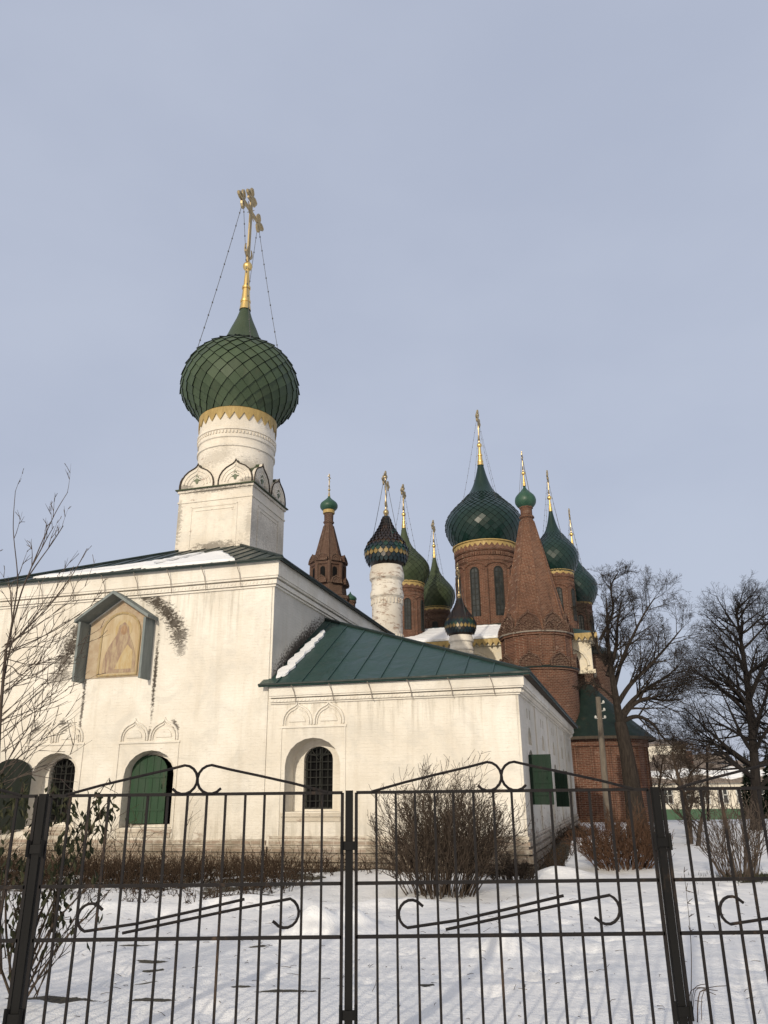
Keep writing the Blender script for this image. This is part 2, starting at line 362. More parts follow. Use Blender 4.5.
def gh(x, y, fine=True):
    z = 0.
    if y > 42: z -= 1.9*sstep(42, 96, y) if y < 96 else 1.9
    z += .10*noise.noise((x*.22, y*.22, 1.3)) + .045*noise.noise((x*.8, y*.8, 4.))
    if fine and y < 34:
        z += .022*noise.noise((x*2.3, y*2.3, 9.)) + .010*noise.noise((x*6, y*6, 2.))
        for mx, my, sx, sy, h in MOUNDS:
            dx, dy = (x-mx)/sx, (y-my)/sy; e = dx*dx+dy*dy
            if e < 9: z += h*math.exp(-e)
        gx, gy = round(x), round(y)
        for i in (-1, 0, 1):
            for j in (-1, 0, 1):
                for (px, py, r, d) in PRG.get((gx+i, gy+j), ()):
                    e = ((x-px)**2 + (y-py)**2)/(r*r)
                    if e < 6: z -= d*math.exp(-e) - .25*d*math.exp(-(e-1.6)**2)
    return z
BARE = [(-2.95,7.85,.42,.07),(-2.1,7.92,.22,.06),(-.95,8.15,.30,.06),(-.35,8.3,.45,.035),(.35,8.4,.10,.05),(-1.35,8.35,.14,.05),(-2.6,9.6,.18,.1),(-2.45,9.2,.12,.07),(-1.55,10.4,.14,.07),(-3.1,10.6,.2,.12),(7.55,16.6,1.1,.75),(9.2,16.9,1.3,.9),(8.6,14.8,.8,.25),(.47,8.6,.06,.06),(-2.35,8.6,.1,.06)]
def bareness(x, y):
    b = 0.
    for bx, by, sx, sy in BARE:
        e = ((x-bx)/sx)**2 + ((y-by)/sy)**2
        if e < 6: b = max(b, 1.15*math.exp(-e*.8))
    lx, ly = loc2(x, y)
    if -11 < lx < 7.2 and -1.2 < ly < 1: b = max(b, .85*sstep(-1.2, -.5, ly))
    if -11 < lx < 3.2 and -6.8 < ly < -.5: b = max(b, (.62 + .35*noise.noise((lx*1.1, ly*1.4, 5.)))*sstep(-6.6, -4.4, ly)*sstep(3.2, 2.2, lx))
    if 6 < lx < 7.6 and -.7 < ly < 18: b = max(b, .95*sstep(7.25, 6.9, lx - .018*ly))
    return b
def axis(lo, hi, step, far_lo, far_hi):
    a = []; v = lo; s = step
    while v > far_lo: a.insert(0, v); s *= 1.35; v -= s
    a.insert(0, far_lo); v = lo+step
    while v < hi: a.append(v); v += step
    s = step
    while v < far_hi: a.append(v); s *= 1.25; v += s
    a.append(far_hi); return a
xs = axis(-6, 9.5, .085, -500, 500); ys = axis(5.2, 22, .085, -120, 900)
g = MB(); g.v = [Vector((x, y, gh(x, y))) for y in ys for x in xs]
nx = len(xs)
for j in range(len(ys)-1):
    for i in range(nx-1): g.face([j*nx+i, j*nx+i+1, (j+1)*nx+i+1, (j+1)*nx+i])
go = g.build('ground', M['snow'], smooth=180, normals=False); tag(go, 'ground covered in trampled melting snow', None, kind='structure')
at_ = go.data.attributes.new('bare', 'FLOAT', 'POINT'); at_.data.foreach_set('value', [bareness(v.x, v.y) for v in g.v])

# ------------------------------------------------------------------ shared shapes
def arch(cx, z0, hw, ztop, rise=1., n=10):
    """window outline in (u, z): straight jambs, then an arch"""
    zs = ztop - hw*rise
    p = [(cx-hw, z0), (cx+hw, z0)]
    for k in range(n+1):
        a = PI*k/n; p.append((cx+hw*math.cos(a), zs+hw*rise*math.sin(a)))
    return p
def keel(cx, z0, hw, h, n=9):
    """a kokoshnik outline, right foot to left foot over the pointed top"""
    half = [(1,0),(1.0,.22),(.93,.42),(.78,.60),(.56,.74),(.34,.82),(.17,.88),(.06,.95),(0,1.06)]
    r = [(cx+hw*a, z0+h*b) for a, b in half]; l = [(cx-hw*a, z0+h*b) for a, b in reversed(half[:-1])]
    return r + l
def catmull(pts, per=6):
    out = []
    P = [Vector(p) for p in pts]
    for i in range(len(P)-1):
        a, b, c, d = P[max(i-1,0)], P[i], P[i+1], P[min(i+2,len(P)-1)]
        for k in range(per):
            t = k/per
            out.append(.5*((2*b) + (c-a)*t + (2*a-5*b+4*c-d)*t*t + (3*b-a-3*c+d)*t**3))
    out.append(P[-1]); return out
ONION_A = [(0,.635),(.06,.75),(.13,.895),(.2,.985),(.27,1.0),(.34,.985),(.41,.935),(.48,.855),(.54,.735),(.58,.60),(.61,.48),(.65,.39),(.72,.31),(.8,.24),(.9,.15),(1,.085)]
ONION_B = [(0,.706),(.06,.81),(.13,.912),(.2,.98),(.27,.998),(.34,.965),(.41,.868),(.48,.72),(.54,.575),(.6,.445),(.66,.342),(.72,.262),(.8,.191),(.9,.125),(1,.075)]
ONION_C = [(0,.60),(.08,.82),(.2,.98),(.33,1.0),(.46,.9),(.58,.66),(.68,.42),(.78,.22),(.88,.11),(1,.06)]
def p_up(z, zt): return z > zt+1e-6
def onion(prof, R, H, z0, cx, cy, N, rows, tl=.70, thick=.05):
    cur = catmull([(r*R, z0+t*H, 0) for t, r in prof], 6)
    pr = [(p.x, p.y) for p in cur]
    zt = z0+tl*H; seg = [p for p in pr if p[1] <= zt+1e-6]
    mb = MB(); mb.mi = 1; mb.lathe([(r-thick*.3, z) for r, z in seg], 48, cx, cy); mb.mi = 0
    mb.lathe([(seg[-1][0]-thick*.3, seg[-1][1])] + [(r-thick*.3, z) for r, z in pr if p_up(z, zt)], 48, cx, cy)
    L = [0.]
    for a, b in zip(seg, seg[1:]): L.append(L[-1] + math.hypot(b[0]-a[0], b[1]-a[1]))
    def S_(s):
        s = max(0., min(L[-1], s)); k = 0
        while k < len(L)-2 and L[k+1] < s: k += 1
        t = (s-L[k])/max(1e-9, L[k+1]-L[k]); a, b = seg[k], seg[k+1]
        dr, dz = b[0]-a[0], b[1]-a[1]; q = math.hypot(dr, dz) or 1
        return a[0]+dr*t, a[1]+dz*t, dz/q, -dr/q
    def P(s, ang, off):
        r, z, nr, nz_ = S_(s); r += nr*off; z += nz_*off
        return Vector((cx+r*math.cos(ang), cy+r*math.sin(ang), z))
    ds = L[-1]/rows
    jr = random.Random(N*rows)
    for k in range(rows+1):
        s = k*ds
        for j in range(N):
            a = 2*PI*(j + .5*(k%2))/N; h = PI/N
            t1 = thick*jr.uniform(.8, 1.35)
            B = P(s-ds, a, t1); Lf = P(s, a-h*.955, thick*.5); Rt = P(s, a+h*.955, thick*.5); T = P(s+ds*.95, a, .006)
            mb.mi = 0; mb.poly([Lf, B, Rt, T]); mb.mi = 1
            B0 = P(s-ds, a, -.01); L0 = P(s, a-h, -.01); R0 = P(s, a+h, -.01)
            mb.poly([L0, B0, B, Lf]); mb.poly([B0, R0, Rt, B])
    mb.mi = 0
    return mb, pr
def teeth(mb, R, ztop, drop, depth, N, cx, cy, t=.03):
    """a cut-out sheet-metal valance: ring with pointed scallops"""
    for j in range(N):
        a0, a1 = 2*PI*j/N, 2*PI*(j+1)/N
        q = []
        for f, d in ((0,0),(.25,.55),(.5,1),(.75,.55),(1,0)):
            a = a0+(a1-a0)*f; q.append((a, ztop-drop-depth*d))
        for (aa, za), (ab, zb) in zip(q, q[1:]):
            o = [Vector((cx+r*math.cos(a), cy+r*math.sin(a), z)) for a, z, r in ((aa,ztop,R),(ab,ztop,R),(ab,zb,R),(aa,za,R))]
            i = [Vector((cx+r*math.cos(a), cy+r*math.sin(a), z)) for a, z, r in ((aa,ztop,R-t),(ab,ztop,R-t),(ab,zb,R-t),(aa,za,R-t))]
            mb.poly(o); mb.poly(i[::-1]); mb.poly([o[3],o[2],i[2],i[3]]); mb.poly([o[0],i[0],i[1],o[1]])
def trefoil(mb, c, d, up, s, rb):
    """three-lobed end of a cross arm"""
    c = Vector(c); d = Vector(d); up = Vector(up)
    for q, dd in ((d*1.0, d), (up*.8+d*.15, up), (-up*.8+d*.15, -up)):
        side = up if dd == d else d
        pts = [c, c+dd*s*.5+side*s*.28, c+dd*s*1.0, c+dd*s*.5-side*s*.28, c]
        mb.tube(catmull(pts, 3), rb, 5)
def make_cross(mb, cx, cy, z0, H, rb, ornate=True):
    """an orthodox cross standing in the local y-z plane on a crescent"""
    Y = Vector((0,1,0)); Z = Vector((0,0,1)); X0 = Vector((cx,cy,z0))
    zb = z0+H*.70
    for sx in (-1, 1): mb.tube([X0+Y*(sx*rb*1.1), X0+Y*(sx*rb*1.1)+Z*H*.90], rb, 5)
    hb = H*.205
    mb.tube([Vector((cx,cy-hb,zb)), Vector((cx,cy+hb,zb))], rb*1.5, 5)
    mb.tube([Vector((cx,cy-hb*.42,zb+H*.14)), Vector((cx,cy+hb*.42,zb+H*.14))], rb*1.2, 5)
    mb.tube([Vector((cx,cy-hb*.55,zb-H*.17)), Vector((cx,cy+hb*.55,zb-H*.25))], rb*1.2, 5) if not ornate else None
    if ornate:
        trefoil(mb, (cx,cy-hb,zb), -Y, Z, H*.118, rb*1.35); trefoil(mb, (cx,cy+hb,zb), Y, Z, H*.118, rb*1.35)
        trefoil(mb, (cx,cy,z0+H*.9), Z, Y, H*.118, rb*1.35)
        for a in range(4):
            q = PI/4+a*PI/2; mb.tube([Vector((cx,cy,zb)), Vector((cx,cy+math.cos(q)*hb*.55,zb+math.sin(q)*hb*.55))], [rb*.9, rb*.4], 4)
    cr = H*.085; zc = z0+H*.15
    mb.tube([Vector((cx, cy+cr*math.sin(a), zc-cr*math.cos(a))) for a in [(-130+26*k)*PI/180 for k in range(11)]], [rb*(.4+1.1*math.sin(PI*k/10)) for k in range(11)], 5)
    return hb, zb
def finish_dome(dome, cx, cy, ztip, rtip, cone_h, ball_r, cross_h, rb, shoulder, mats=('gold','gold','gold_old'), chains=True, rw=.011, ornate=True):
    mb = MB(); mb.lathe([(rtip*1.15, ztip-.08), (rtip*.95, ztip+.12*cone_h), (rtip*.6, ztip+.6*cone_h), (rtip*.42, ztip+cone_h)], 16, cx, cy, cap_top=True)
    for f in (.15, .5): r = rtip*(.98-.42*f); mb.ring(r*.9, r*1.10, ztip+f*cone_h, ztip+f*cone_h+.05*cone_h, 16, cx, cy)
    mb.build('gilded_cone', M[mats[0]], dome, 50)
    zb = ztip+cone_h+ball_r*.8
    mb = MB(); mb.lathe([(ball_r*.4, zb-ball_r*1.1)] + [(max(.02, ball_r*math.cos(a)), zb+ball_r*math.sin(a)*1.08) for a in [(-70+20*k)*PI/180 for k in range(8)]] + [(ball_r*.3, zb+ball_r*1.3)], 16, cx, cy, cap_top=True)
    mb.build('gilded_ball', M[mats[1]], dome, 60)
    mb = MB(); hb, zc = make_cross(mb, cx, cy, zb+ball_r*1.15, cross_h, rb, ornate); mb.build('cross', M[mats[2]], dome)
    if chains:
        r, z = shoulder
        for s in (-1, 1):
            for q in (-1, 1):
                a = s*PI/2 + q*.62
                p0 = Vector((cx, cy+s*hb*.96, zc-.02)); p1 = Vector((cx+r*math.cos(a), cy+r*math.sin(a), z))
                pts = []
                for k in range(13):
                    t = k/12; p = p0.lerp(p1, t); p.z -= .045*(p1-p0).length*4*t*(1-t)*.6; pts.append(p)
                mb = MB(); mb.tube(pts, rw, 4)
                if rw < .012:
                    for p in pts[1:-1]: mb.box(p.x-.02, p.x+.02, p.y-.02, p.y+.02, p.z-.03, p.z+.03)
                mb.build('chain', M['wire'], dome)

# ------------------------------------------------------------------ white church
ch = empty('white_church', O, -PSI)
tag(ch, 'whitewashed stone church with single olive green onion dome and lower side wing', 'church')
F = lambda u, z, w_=0.: Vector((u, -w_, z))                 # on the street facade, w outwards
def annex_x(y): return 6.42 + .018*y
def Rt(u, z, w_=0.): return Vector((annex_x(u)+w_, u, z))      # on the wing's side wall
def niche(mb, fn, outer, inner, d1, d2):
    """reveals: splay from outer outline to inner outline, then straight back"""
    mb.loft([fn(u, z, 0) for u, z in outer], [fn(u, z, -d1) for u, z in outer])
    mb.sheet([fn(u, z, -d1) for u, z in outer], [[fn(u, z, -d1) for u, z in inner]])
    mb.loft([fn(u, z, -d1) for u, z in inner], [fn(u, z, -d2) for u, z in inner])
# openings (u centre, sill, half width, top)
GW = dict(o=arch(-3.38, .88, .77, 2.80, .85), i=arch(-3.50, .95, .56, 2.68, .85))
DW = dict(o=arch(-6.30, .92, .74, 2.80, .85), i=arch(-6.44, 1.0, .42, 2.68, .85))
AW = dict(o=arch(1.20, 1.25, .735, 3.0, .9), i=arch(1.14, 1.30, .395, 2.82, .8))
# main block
mb = MB()
XL, YB = -9.6, 11.2
mb.sheet([F(XL,-.6), F(0,-.6), F(0,7.75), F(XL,7.75)], [[F(u,z) for u, z in h['o']] for h in (GW, DW)])
for h in (GW, DW): niche(mb, F, h['o'], h['i'], .48, .70)
mb.poly([(XL,0,-.6),(XL,YB,-.6),(XL,YB,7.75),(XL,0,7.75)])
mb.poly([(XL,YB,-.6),(0,YB,-.6),(0,YB,7.75),(XL,YB,7.75)])
mb.build('wall', M['white'], ch, normals=False)
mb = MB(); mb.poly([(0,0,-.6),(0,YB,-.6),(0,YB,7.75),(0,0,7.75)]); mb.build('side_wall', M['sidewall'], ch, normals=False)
def rectring(mb, x0, x1, y0, y1, z0, z1, out, inn=.03):
    a = [(x0-out,y0-out),(x1+out,y0-out),(x1+out,y1+out),(x0-out,y1+out)]; b = [(x0+inn,y0+inn),(x1-inn,y0+inn),(x1-inn,y1-inn),(x0+inn,y1-inn)]
    for (p, q), (r, s) in zip(zip(a, a[1:]+a[:1]), zip(b, b[1:]+b[:1])):
        mb.poly([(*p,z0),(*q,z0),(*q,z1),(*p,z1)]); mb.poly([(*p,z0),(*q,z0),(*s,z0),(*r,z0)]); mb.poly([(*p,z1),(*q,z1),(*s,z1),(*r,z1)])
def cornice(mb, x0, x1, y0, y1, zb, zt, front=None):
    h = zt-zb
    rectring(mb, x0, x1, y0, y1, zb, zb+.07*h, .05); rectring(mb, x0, x1, y0, y1, zb+.1*h, zb+.27*h, .09)
    rectring(mb, x0, x1, y0, y1, zb+.32*h, zb+.40*h, .14); rectring(mb, x0, x1, y0, y1, zb+.40*h, zt, .17)
    x = x0+.06
    while x < x1-.05: mb.box(x, x+.05, y0-.105, y0-.085, zb+.15*h, zb+.23*h); x += .11
mb = MB(); cornice(mb, XL, 0, 0, YB, 7.02, 7.72); mb.build('cornice', M['white_plain'], ch)
mb = MB(); rectring(mb, XL, -.02, 0, YB, -.6, .30, .10); rectring(mb, XL, -.02, 0, YB, .34, .46, .09); rectring(mb, XL, -.02, 0, YB, .50, .60, .05)
mb.build('plinth', M['plinth'], ch)
# drain hooks hanging across the cornice
for k in range(9):
    x = -.95-1.07*k; mb = MB(); mb.tube([(x-.10,-.33,7.70),(x-.02,-.22,7.40),(x+.02,-.16,7.02)], .011, 4); mb.build('cornice_hook', M['lead'], ch)
# pilaster strips
mb = MB(); mb.box(-.92,-.06,-.035,.02,.62,7.0); mb.build('pilaster', M['white_plain'], ch)

def ridge_roof(name, A, B, C_, seams, mats, parent, thick=.07, sp=.55, extra=None, e=None):
    """sloping face A-B (eave) up to C_, with standing seams"""
    A, B, C_ = Vector(A), Vector(B), Vector(C_); n = (B-A).cross(C_-A).normalized()
    if n.z < 0: n = -n
    mb = MB(); mb.slab([A, B] + ([Vector(e)] if e else []) + [C_] + ([Vector(p) for p in (extra or [])]), -n*thick)
    L = (B-A).length; d = (B-A)/L; s = (C_-A).dot(d); Ft = A+d*s; up = C_-Ft
    k = sp*.7
    while seams and k < L-.1:
        t = k/s if k < s else (L-k)/(L-s)
        if extra and k < s: t = 1 if k > 0 else 0
        t = max(0, min(1, t))
        if e and k > s: t = 1
        if t > .03: mb.tube([A+d*k+n*.012-up*.003, A+d*k+up*t*.985+n*.012], .022, 4)
        k += sp
    return mb.build(name, mats, parent)
AP = Vector((-4.33, 5.72, 10.42)); ez = 7.74; ov = .32
c0, c1, c2, c3 = (XL-ov,-ov,ez), (ov,-ov,ez), (ov,YB+ov,ez), (XL-ov,YB+ov,ez)
r1 = ridge_roof('roof', c0, c1, AP, True, M['roof_main'], ch)
r2 = ridge_roof('roof', c1, c2, AP, True, M['roof_main'], ch); ridge_roof('roof', c2, c3, AP, True, M['roof_main'], ch); ridge_roof('roof', c3, c0, AP, True, M['roof_main'], ch)
mb = MB()
for a, b in ((c0,c1),(c1,c2),(c2,c3),(c3,c0)):
    a, b = Vector(a), Vector(b); mb.tube([a, b], .03, 4)
for a in (c0, c1, c2, c3): mb.tube([Vector(a)+Vector((0,0,.02)), AP+Vector((0,0,.02))], .05, 5)
mb.build('roof_edge', M['roof_edge'], ch)
mb = MB(); rectring(mb, XL, 0, 0, YB, 7.725, 7.735, .28, .0); mb.build('soffit', M['eave_wood'], ch)

def snow_patch(parent, pts, n, thick=.07, seed=1, name='snow_patch'):
    """an irregular lying snow sheet with soft rim; pts lie on the roof plane"""
    r = random.Random(seed); P = [Vector(p) for p in pts]; out = []
    for a, b in zip(P, P[1:]+P[:1]):
        L = (b-a).length; k = max(1, int(L/.14))
        for i in range(k): out.append(a.lerp(b, i/k) + (b-a).normalized().cross(n)*r.uniform(-.05,.05))
    c = sum(out, Vector())/len(out); n = n.normalized()
    ins = [p + (c-p).normalized()*.06 + n*thick*r.uniform(.75,1.1) for p in out]; base = [p + n*.012 for p in out]
    mb = MB(); mb.loft(base, [b_.lerp(i_, .55)+n*thick*.35 for b_, i_ in zip(base, ins)]); mb.loft([b_.lerp(i_, .55)+n*thick*.35 for b_, i_ in zip(base, ins)], ins); mb.sheet(ins)
    return mb.build(name, M['roof_snow'], parent, 60)
n1 = Vector((0, -(AP.z-ez), AP.y+ov)).normalized()
def onmain(x, y): return Vector((x, y, ez + (y+ov)*(AP.z-ez)/(AP.y+ov)))
snow_patch(r1, [onmain(*p) for p in ((-8.0,.05),(-6.8,.62),(-5.6,.95),(-4.5,1.5),(-4.0,2.55),(-3.6,2.5),(-4.4,.95),(-3.95,.35),(-4.9,-.02),(-6.5,-.2))], n1, .08, 2)
snow_patch(r1, [onmain(*p) for p in ((-3.55,.9),(-3.25,2.35),(-2.95,2.4),(-1.35,.15),(-1.15,-.2),(-2.3,-.26),(-3.6,-.22),(-4.2,-.1))], n1, .09, 3)

# the block and drum under the dome
CX, CY, BH = -4.33, 5.72, 1.45
mb = MB(); x0, x1, y0, y1 = CX-BH, CX+BH, CY-BH, CY+BH
mb.box(x0, x1, y0, y1, 9.0, 12.06)
mb.build('dome_base', M['white_drum'], ch)
mb = MB(); rectring(mb, x0, x1, y0, y1, 11.98, 12.07, .05); rectring(mb, x0, x1, y0, y1, 11.58, 11.64, .03)
for fn in (lambda u, z, w_: Vector((CX+u, y0-w_, z)), lambda u, z, w_: Vector((x1+w_, CY+u, z))):
    for (a, b, c, d) in ((-.93,-.88,9.7,11.40),(.86,.91,9.7,11.40),(-.93,.91,11.36,11.42),(-.75,.75,11.22,11.26)):
        mb.slab([fn(a,c,.02), fn(b,c,.02), fn(b,d,.02), fn(a,d,.02)], fn(0,0,.0)-fn(0,0,.04))
mb.build('base_moulding', M['white_drum'], ch)
mb = MB(); rectring(mb, x0, x1, y0, y1, 12.07, 12.11, .12, -.0); mb.poly([(x0-.1,y0-.1,12.112),(x1+.1,y0-.1,12.112),(x1+.1,y1+.1,12.112),(x0-.1,y1+.1,12.112)])
mb.build('base_flashing', M['dome_green'], ch)
kc = 0
for side in range(4):
    Mx = Matrix.Translation((CX, CY, 0)) @ Matrix.Rotation(side*PI/2, 4, 'Z')
    for q in (-1, 1):
        c = q*.76; fn = lambda u, z, w_: Vector((c+u, -BH-.02-w_, z))
        mb = MB(); mb.M = Mx; k = keel(0, 12.11, .66, .92)
        mb.slab([fn(u,z,0) for u, z in k], (0,.14,0))
        ko = mb.build('kokoshnik', M['white_drum'], ch)
        mb = MB(); mb.M = Mx
        for f in (.80, .62, .44):
            kk = keel(0, 12.13, .66*f, .92*f); kk = kk[1:-1]; mb.tube([fn(u,z,.01) for u, z in kk], .028, 5)
        mb.build('ogee_moulding', M['white_drum'], ko)
        mb = MB(); mb.M = Mx; mb.tube([fn(u, z, .02) for u, z in k], .026, 5); mb.build('dark_rim', M['eave_wood'], ko)
        mb = MB(); mb.M = Mx
        mb.slab([fn((.125+.045*math.cos(4*t_))*math.cos(t_), 12.45+(.125+.045*math.cos(4*t_))*math.sin(t_), .03) for t_ in [2*PI*q_/32 for q_ in range(32)]], (0,.05,0))
        mb.build('tile_rosette', M['rosette'], ko)
        mb = MB(); mb.M = Mx
        mb.loft([fn(u,z+.015,-.12) for u, z in k], [fn(u*.98,z+.01,-.80) for u, z in k], False)
        mb.build('little_roof', M['dome_green'], ko)
mb = MB(); R = 1.43
mb.lathe([(R,12.0),(R,13.70),(R+.05,13.72),(R+.05,13.82),(R,13.84),(R,14.05),(R+.05,14.08),(R+.05,14.20),(R+.03,14.22),(R+.03,14.36),(R+.08,14.38),(R+.08,14.48),(R+.02,14.50),(R+.02,15.5)], 64, CX, CY)
for k in range(72):
    a = 2*PI*k/72; mb.M = Matrix.Translation((CX,CY,0)) @ Matrix.Rotation(a, 4, 'Z'); mb.box(R+.02, R+.075, -.03, .03, 14.23, 14.34)
mb.M = None
drum = mb.build('drum', M['white_drum'], ch, 30)
mb = MB(); teeth(mb, R+.07, 15.30, .22, .30, 26, CX, CY); 
dm, pr = onion(ONION_A, 2.28, 5.25, 15.36, CX, CY, 26, 15, .605, .07)
dome = dm.build('dome', [M['dome_olive'], M['seam']], ch, 12, normals=False)
mb.build('dome_valance', M['yellow'], dome)
mb = MB(); mb.lathe([(1.0,15.36),(1.46,15.32),(1.48,15.40)], 48, CX, CY); mb.build('dome_skirt', M['yellow'], dome, 40)
finish_dome(dome, CX, CY, 20.58, .21, 1.95, .2, 3.8, .05, (1.99, 17.75), ('gold','gold','gold_old'))

# facade ornaments: pairs of ogee mouldings with frame lines
def window_dress(cx, hw, zb, ztop, zdown, parent):
    mb = MB()
    for q in (-1, 1):
        c = cx+q*hw*.5
        for f, rr in ((.96,.030),(.80,.018)):
            k = keel(c, zb+.03, hw*.47*f, (ztop-zb)*.93*f); mb.tube([F(u,z,.02) for u, z in k], rr, 5)
        a = [F(c+hw*.26*math.cos(PI*t/8), zb+.10+hw*.24*math.sin(PI*t/8), .0) for t in range(9)]; mb.slab(a, (0,-.03,0))
    mb.slab([F(cx-hw-.04,zb-.05,.0), F(cx+hw+.04,zb-.05,.0), F(cx+hw+.04,zb+.0,.0), F(cx-hw-.04,zb+.0,.0)], (0,-.035,0))
    for s in (-1, 1): mb.slab([F(cx+s*hw-.02,zdown,0), F(cx+s*hw+.02,zdown,0), F(cx+s*hw+.02,zb-.05,0), F(cx+s*hw-.02,zb-.05,0)], (0,-.025,0))
    return mb.build('window_surround', M['white_plain'], parent)
window_dress(-3.48, .90, 3.03, 3.62, .64, ch); window_dress(-6.45, .95, 3.05, 3.66, .64, ch); window_dress(1.20, .86, 3.30, 3.90, .70, ch)

def grille_window(inner, d, fn, parent, name='window', nv=5, nh=8, diag=True, barmat='grille'):
    us = [p[0] for p in inner]; zs = [p[1] for p in inner]; u0, u1, z0, z1 = min(us), max(us), min(zs), max(zs)
    nrm = fn(0,0,1)-fn(0,0,0)
    mb = MB(); mb.slab([fn(u,z,-d-.10) for u, z in inner], -nrm*.04); wd = mb.build(name, M['dark'], parent)
    c = ((u0+u1)/2, (z0+z1)/2)
    mb = MB(); ins = [(c[0]+(u-c[0])*.88, c[1]+(z-c[1])*.94) for u, z in inner]
    mb.slab([fn(u,z,-d-.05) for u, z in inner], -nrm*.05, [[fn(u,z,-d-.05) for u, z in ins]])
    mb.box(0,0,0,0,0,0) if False else None
    mb.tube([fn(c[0],z0,-d-.07), fn(c[0],z1,-d-.07)], .03, 4); mb.tube([fn(u0,z0+(z1-z0)*.62,-d-.07), fn(u1,z0+(z1-z0)*.62,-d-.07)], .025, 4)
    mb.build('frame', M['grille'], wd)
    mb = MB()
    hw = (u1-u0)/2; zs_ = z1-hw*.8
    def top(u): return zs_+hw*.8*math.sqrt(max(0, 1-((u-c[0])/hw)**2))
    for k in range(1, nv): u = u0+(u1-u0)*k/nv; mb.tube([fn(u,z0,-d+.02), fn(u,top(u),-d+.02)], .012, 4)
    for k in range(1, nh):
        z = z0+(z1-z0)*k/nh; h = hw if z < zs_ else hw*math.sqrt(max(0.01, 1-((z-zs_)/(hw*.8))**2)); mb.tube([fn(c[0]-h,z,-d+.02), fn(c[0]+h,z,-d+.02)], .012, 4)
    if diag:
        for s in (-1, 1):
            for q in range(2): mb.tube([fn(c[0]+s*hw*.05,zs_-.02+q*.1,-d+.03), fn(c[0]+s*hw*.6,zs_+.27-q*.16,-d+.03)], .012, 4)
    mb.build('grille', M[barmat], wd)
    return wd
grille_window(AW['i'], .70, F, ch)
grille_window(DW['i'], .58, F, ch)
# centre window: dark opening with an arched plank shutter standing ajar
mb = MB(); mb.slab([F(u,z,-.78) for u, z in GW['i']], (0,.04,0)); wd = mb.build('window', M['dark'], ch)
def shutter(parent, hinge, ang, wid, z0, z1, matn, rise=.85, half=False, planks=5, label=None):
    """an arched shutter leaf hinged at its left edge; plank grooves and two iron straps"""
    Mx = Matrix.Translation(hinge) @ Matrix.Rotation(ang, 4, 'Z')
    ol = arch(wid/2, z0, wid/2, z1, rise) if not half else [(0,z0),(wid,z0),(wid,z1),(0,z1)]
    mb = MB(); mb.M = Mx; mb.slab([(u,0,z) for u, z in ol], (0,.045,0))
    for k in range(1, planks):
        u = wid*k/planks; zt = z1 if half else z1-wid/2*rise+wid/2*rise*math.sqrt(max(0,1-((u-wid/2)/(wid/2))**2)); mb.box(u-.012, u+.012, -.014, .0, z0+.02, zt-.03)
    so_ = mb.build('shutter', M[matn], parent)
    for f in (.18, .42, .66): mb = MB(); mb.M = Mx; z = z0+(z1-z0)*f; mb.box(.02, wid-.03, -.024, -.016, z, z+.05); mb.build('iron_strap', M[matn], so_)
    mb = MB(); mb.M = Mx; mb.tube([(wid-.12,-.02,z0+(z1-z0)*.5), (wid-.12,-.05,z0+(z1-z0)*.53), (wid-.12,-.02,z0+(z1-z0)*.57)], .01, 4)
    mb.build('handle', M[matn], so_)
    if label: so_['label'] = label
    return so_
shutter(ch, (-4.10,.30,0), .13, 1.0, .97, 2.70, 'shutter', label='bright green arched plank shutter standing ajar in centre window')
shutter(ch, (-7.02,-.02,0), PI+.50, 1.02, .84, 2.66, 'shutter_dark', label='blackish green arched shutter swung wide open')
# sills
for (a, b, z) in ((-4.2,-2.58,.86), (-7.1,-5.5,.90), (.40,2.0,1.23)):
    mb = MB(); mb.slab([F(a,z-.09,0), F(b,z-.09,0), F(b,z,0), F(a,z,0)], (0,-.06,0)); mb.slab([F(a+.05,z-.2,0), F(b-.05,z-.2,0), F(b-.05,z-.1,0), F(a+.05,z-.1,0)], (0,-.03,0)); mb.build('sill', M['plinth'], ch)

# icon under a gabled board case
ic = MB(); xa, xb, zb_, zt_, za = -5.78, -3.62, 4.66, 6.38, 7.06; dp = .48; xm = -4.71; t = .07
mb = MB(); mb.slab([F(xa,zb_,.0), F(xa+t,zb_,.0), F(xa+t,zt_-.05,.0), F(xa,zt_-.05,.0)], (0,-dp,0)); case = mb.build('icon_case', M['case'], ch); mb = MB(); mb.slab([F(xb-t,zb_,.0), F(xb,zb_,.0), F(xb,zt_-.05,.0), F(xb-t,zt_-.05,.0)], (0,-dp,0))
mb.build('side_board', M['case'], case)
for s, xe in ((-1, xa-.10), (1, xb+.10)):
    mb = MB(); mb.slab([F(xe,zt_-.08,.0), F(xm,za-.0,.0), F(xm,za+.09,.0), F(xe,zt_+.01,.0)], (0,-dp-.07,0)); mb.build('gable_board', M['case'], case)
mb = MB(); fo = [(xa+.1,zb_+.12),(xb-.08,zb_+.12),(xb-.08,zt_-.02),(xm,za-.08),(xa+.1,zt_-.02)]; mb.slab([F(u,z,.03) for u, z in fo], (0,.02,0)); icn = mb.build('fresco_panel', M['fresco'], case)
ar = arch(-4.66, 4.84, .62, 6.60, 1.); mb = MB(); mb.slab([F(u,z,.04) for u, z in ar], (0,.005,0)); mb.build('painted_field', M['fr_pale'], icn)
mb = MB(); mb.tube([F(u,z,.05) for u, z in ar+ar[:1]], .035, 5); mb.build('arched_frame', M['fr_gold'], icn)
def disc(c, rx, rz, w_, matn, nm):
    mb = MB(); mb.slab([F(c[0]+rx*math.cos(2*PI*k/20), c[1]+rz*math.sin(2*PI*k/20), w_) for k in range(20)], (0,.003,0)); mb.build(nm, M[matn], icn)
disc((-4.58,6.12), .27, .28, .047, 'fr_gold', 'painted_halo')
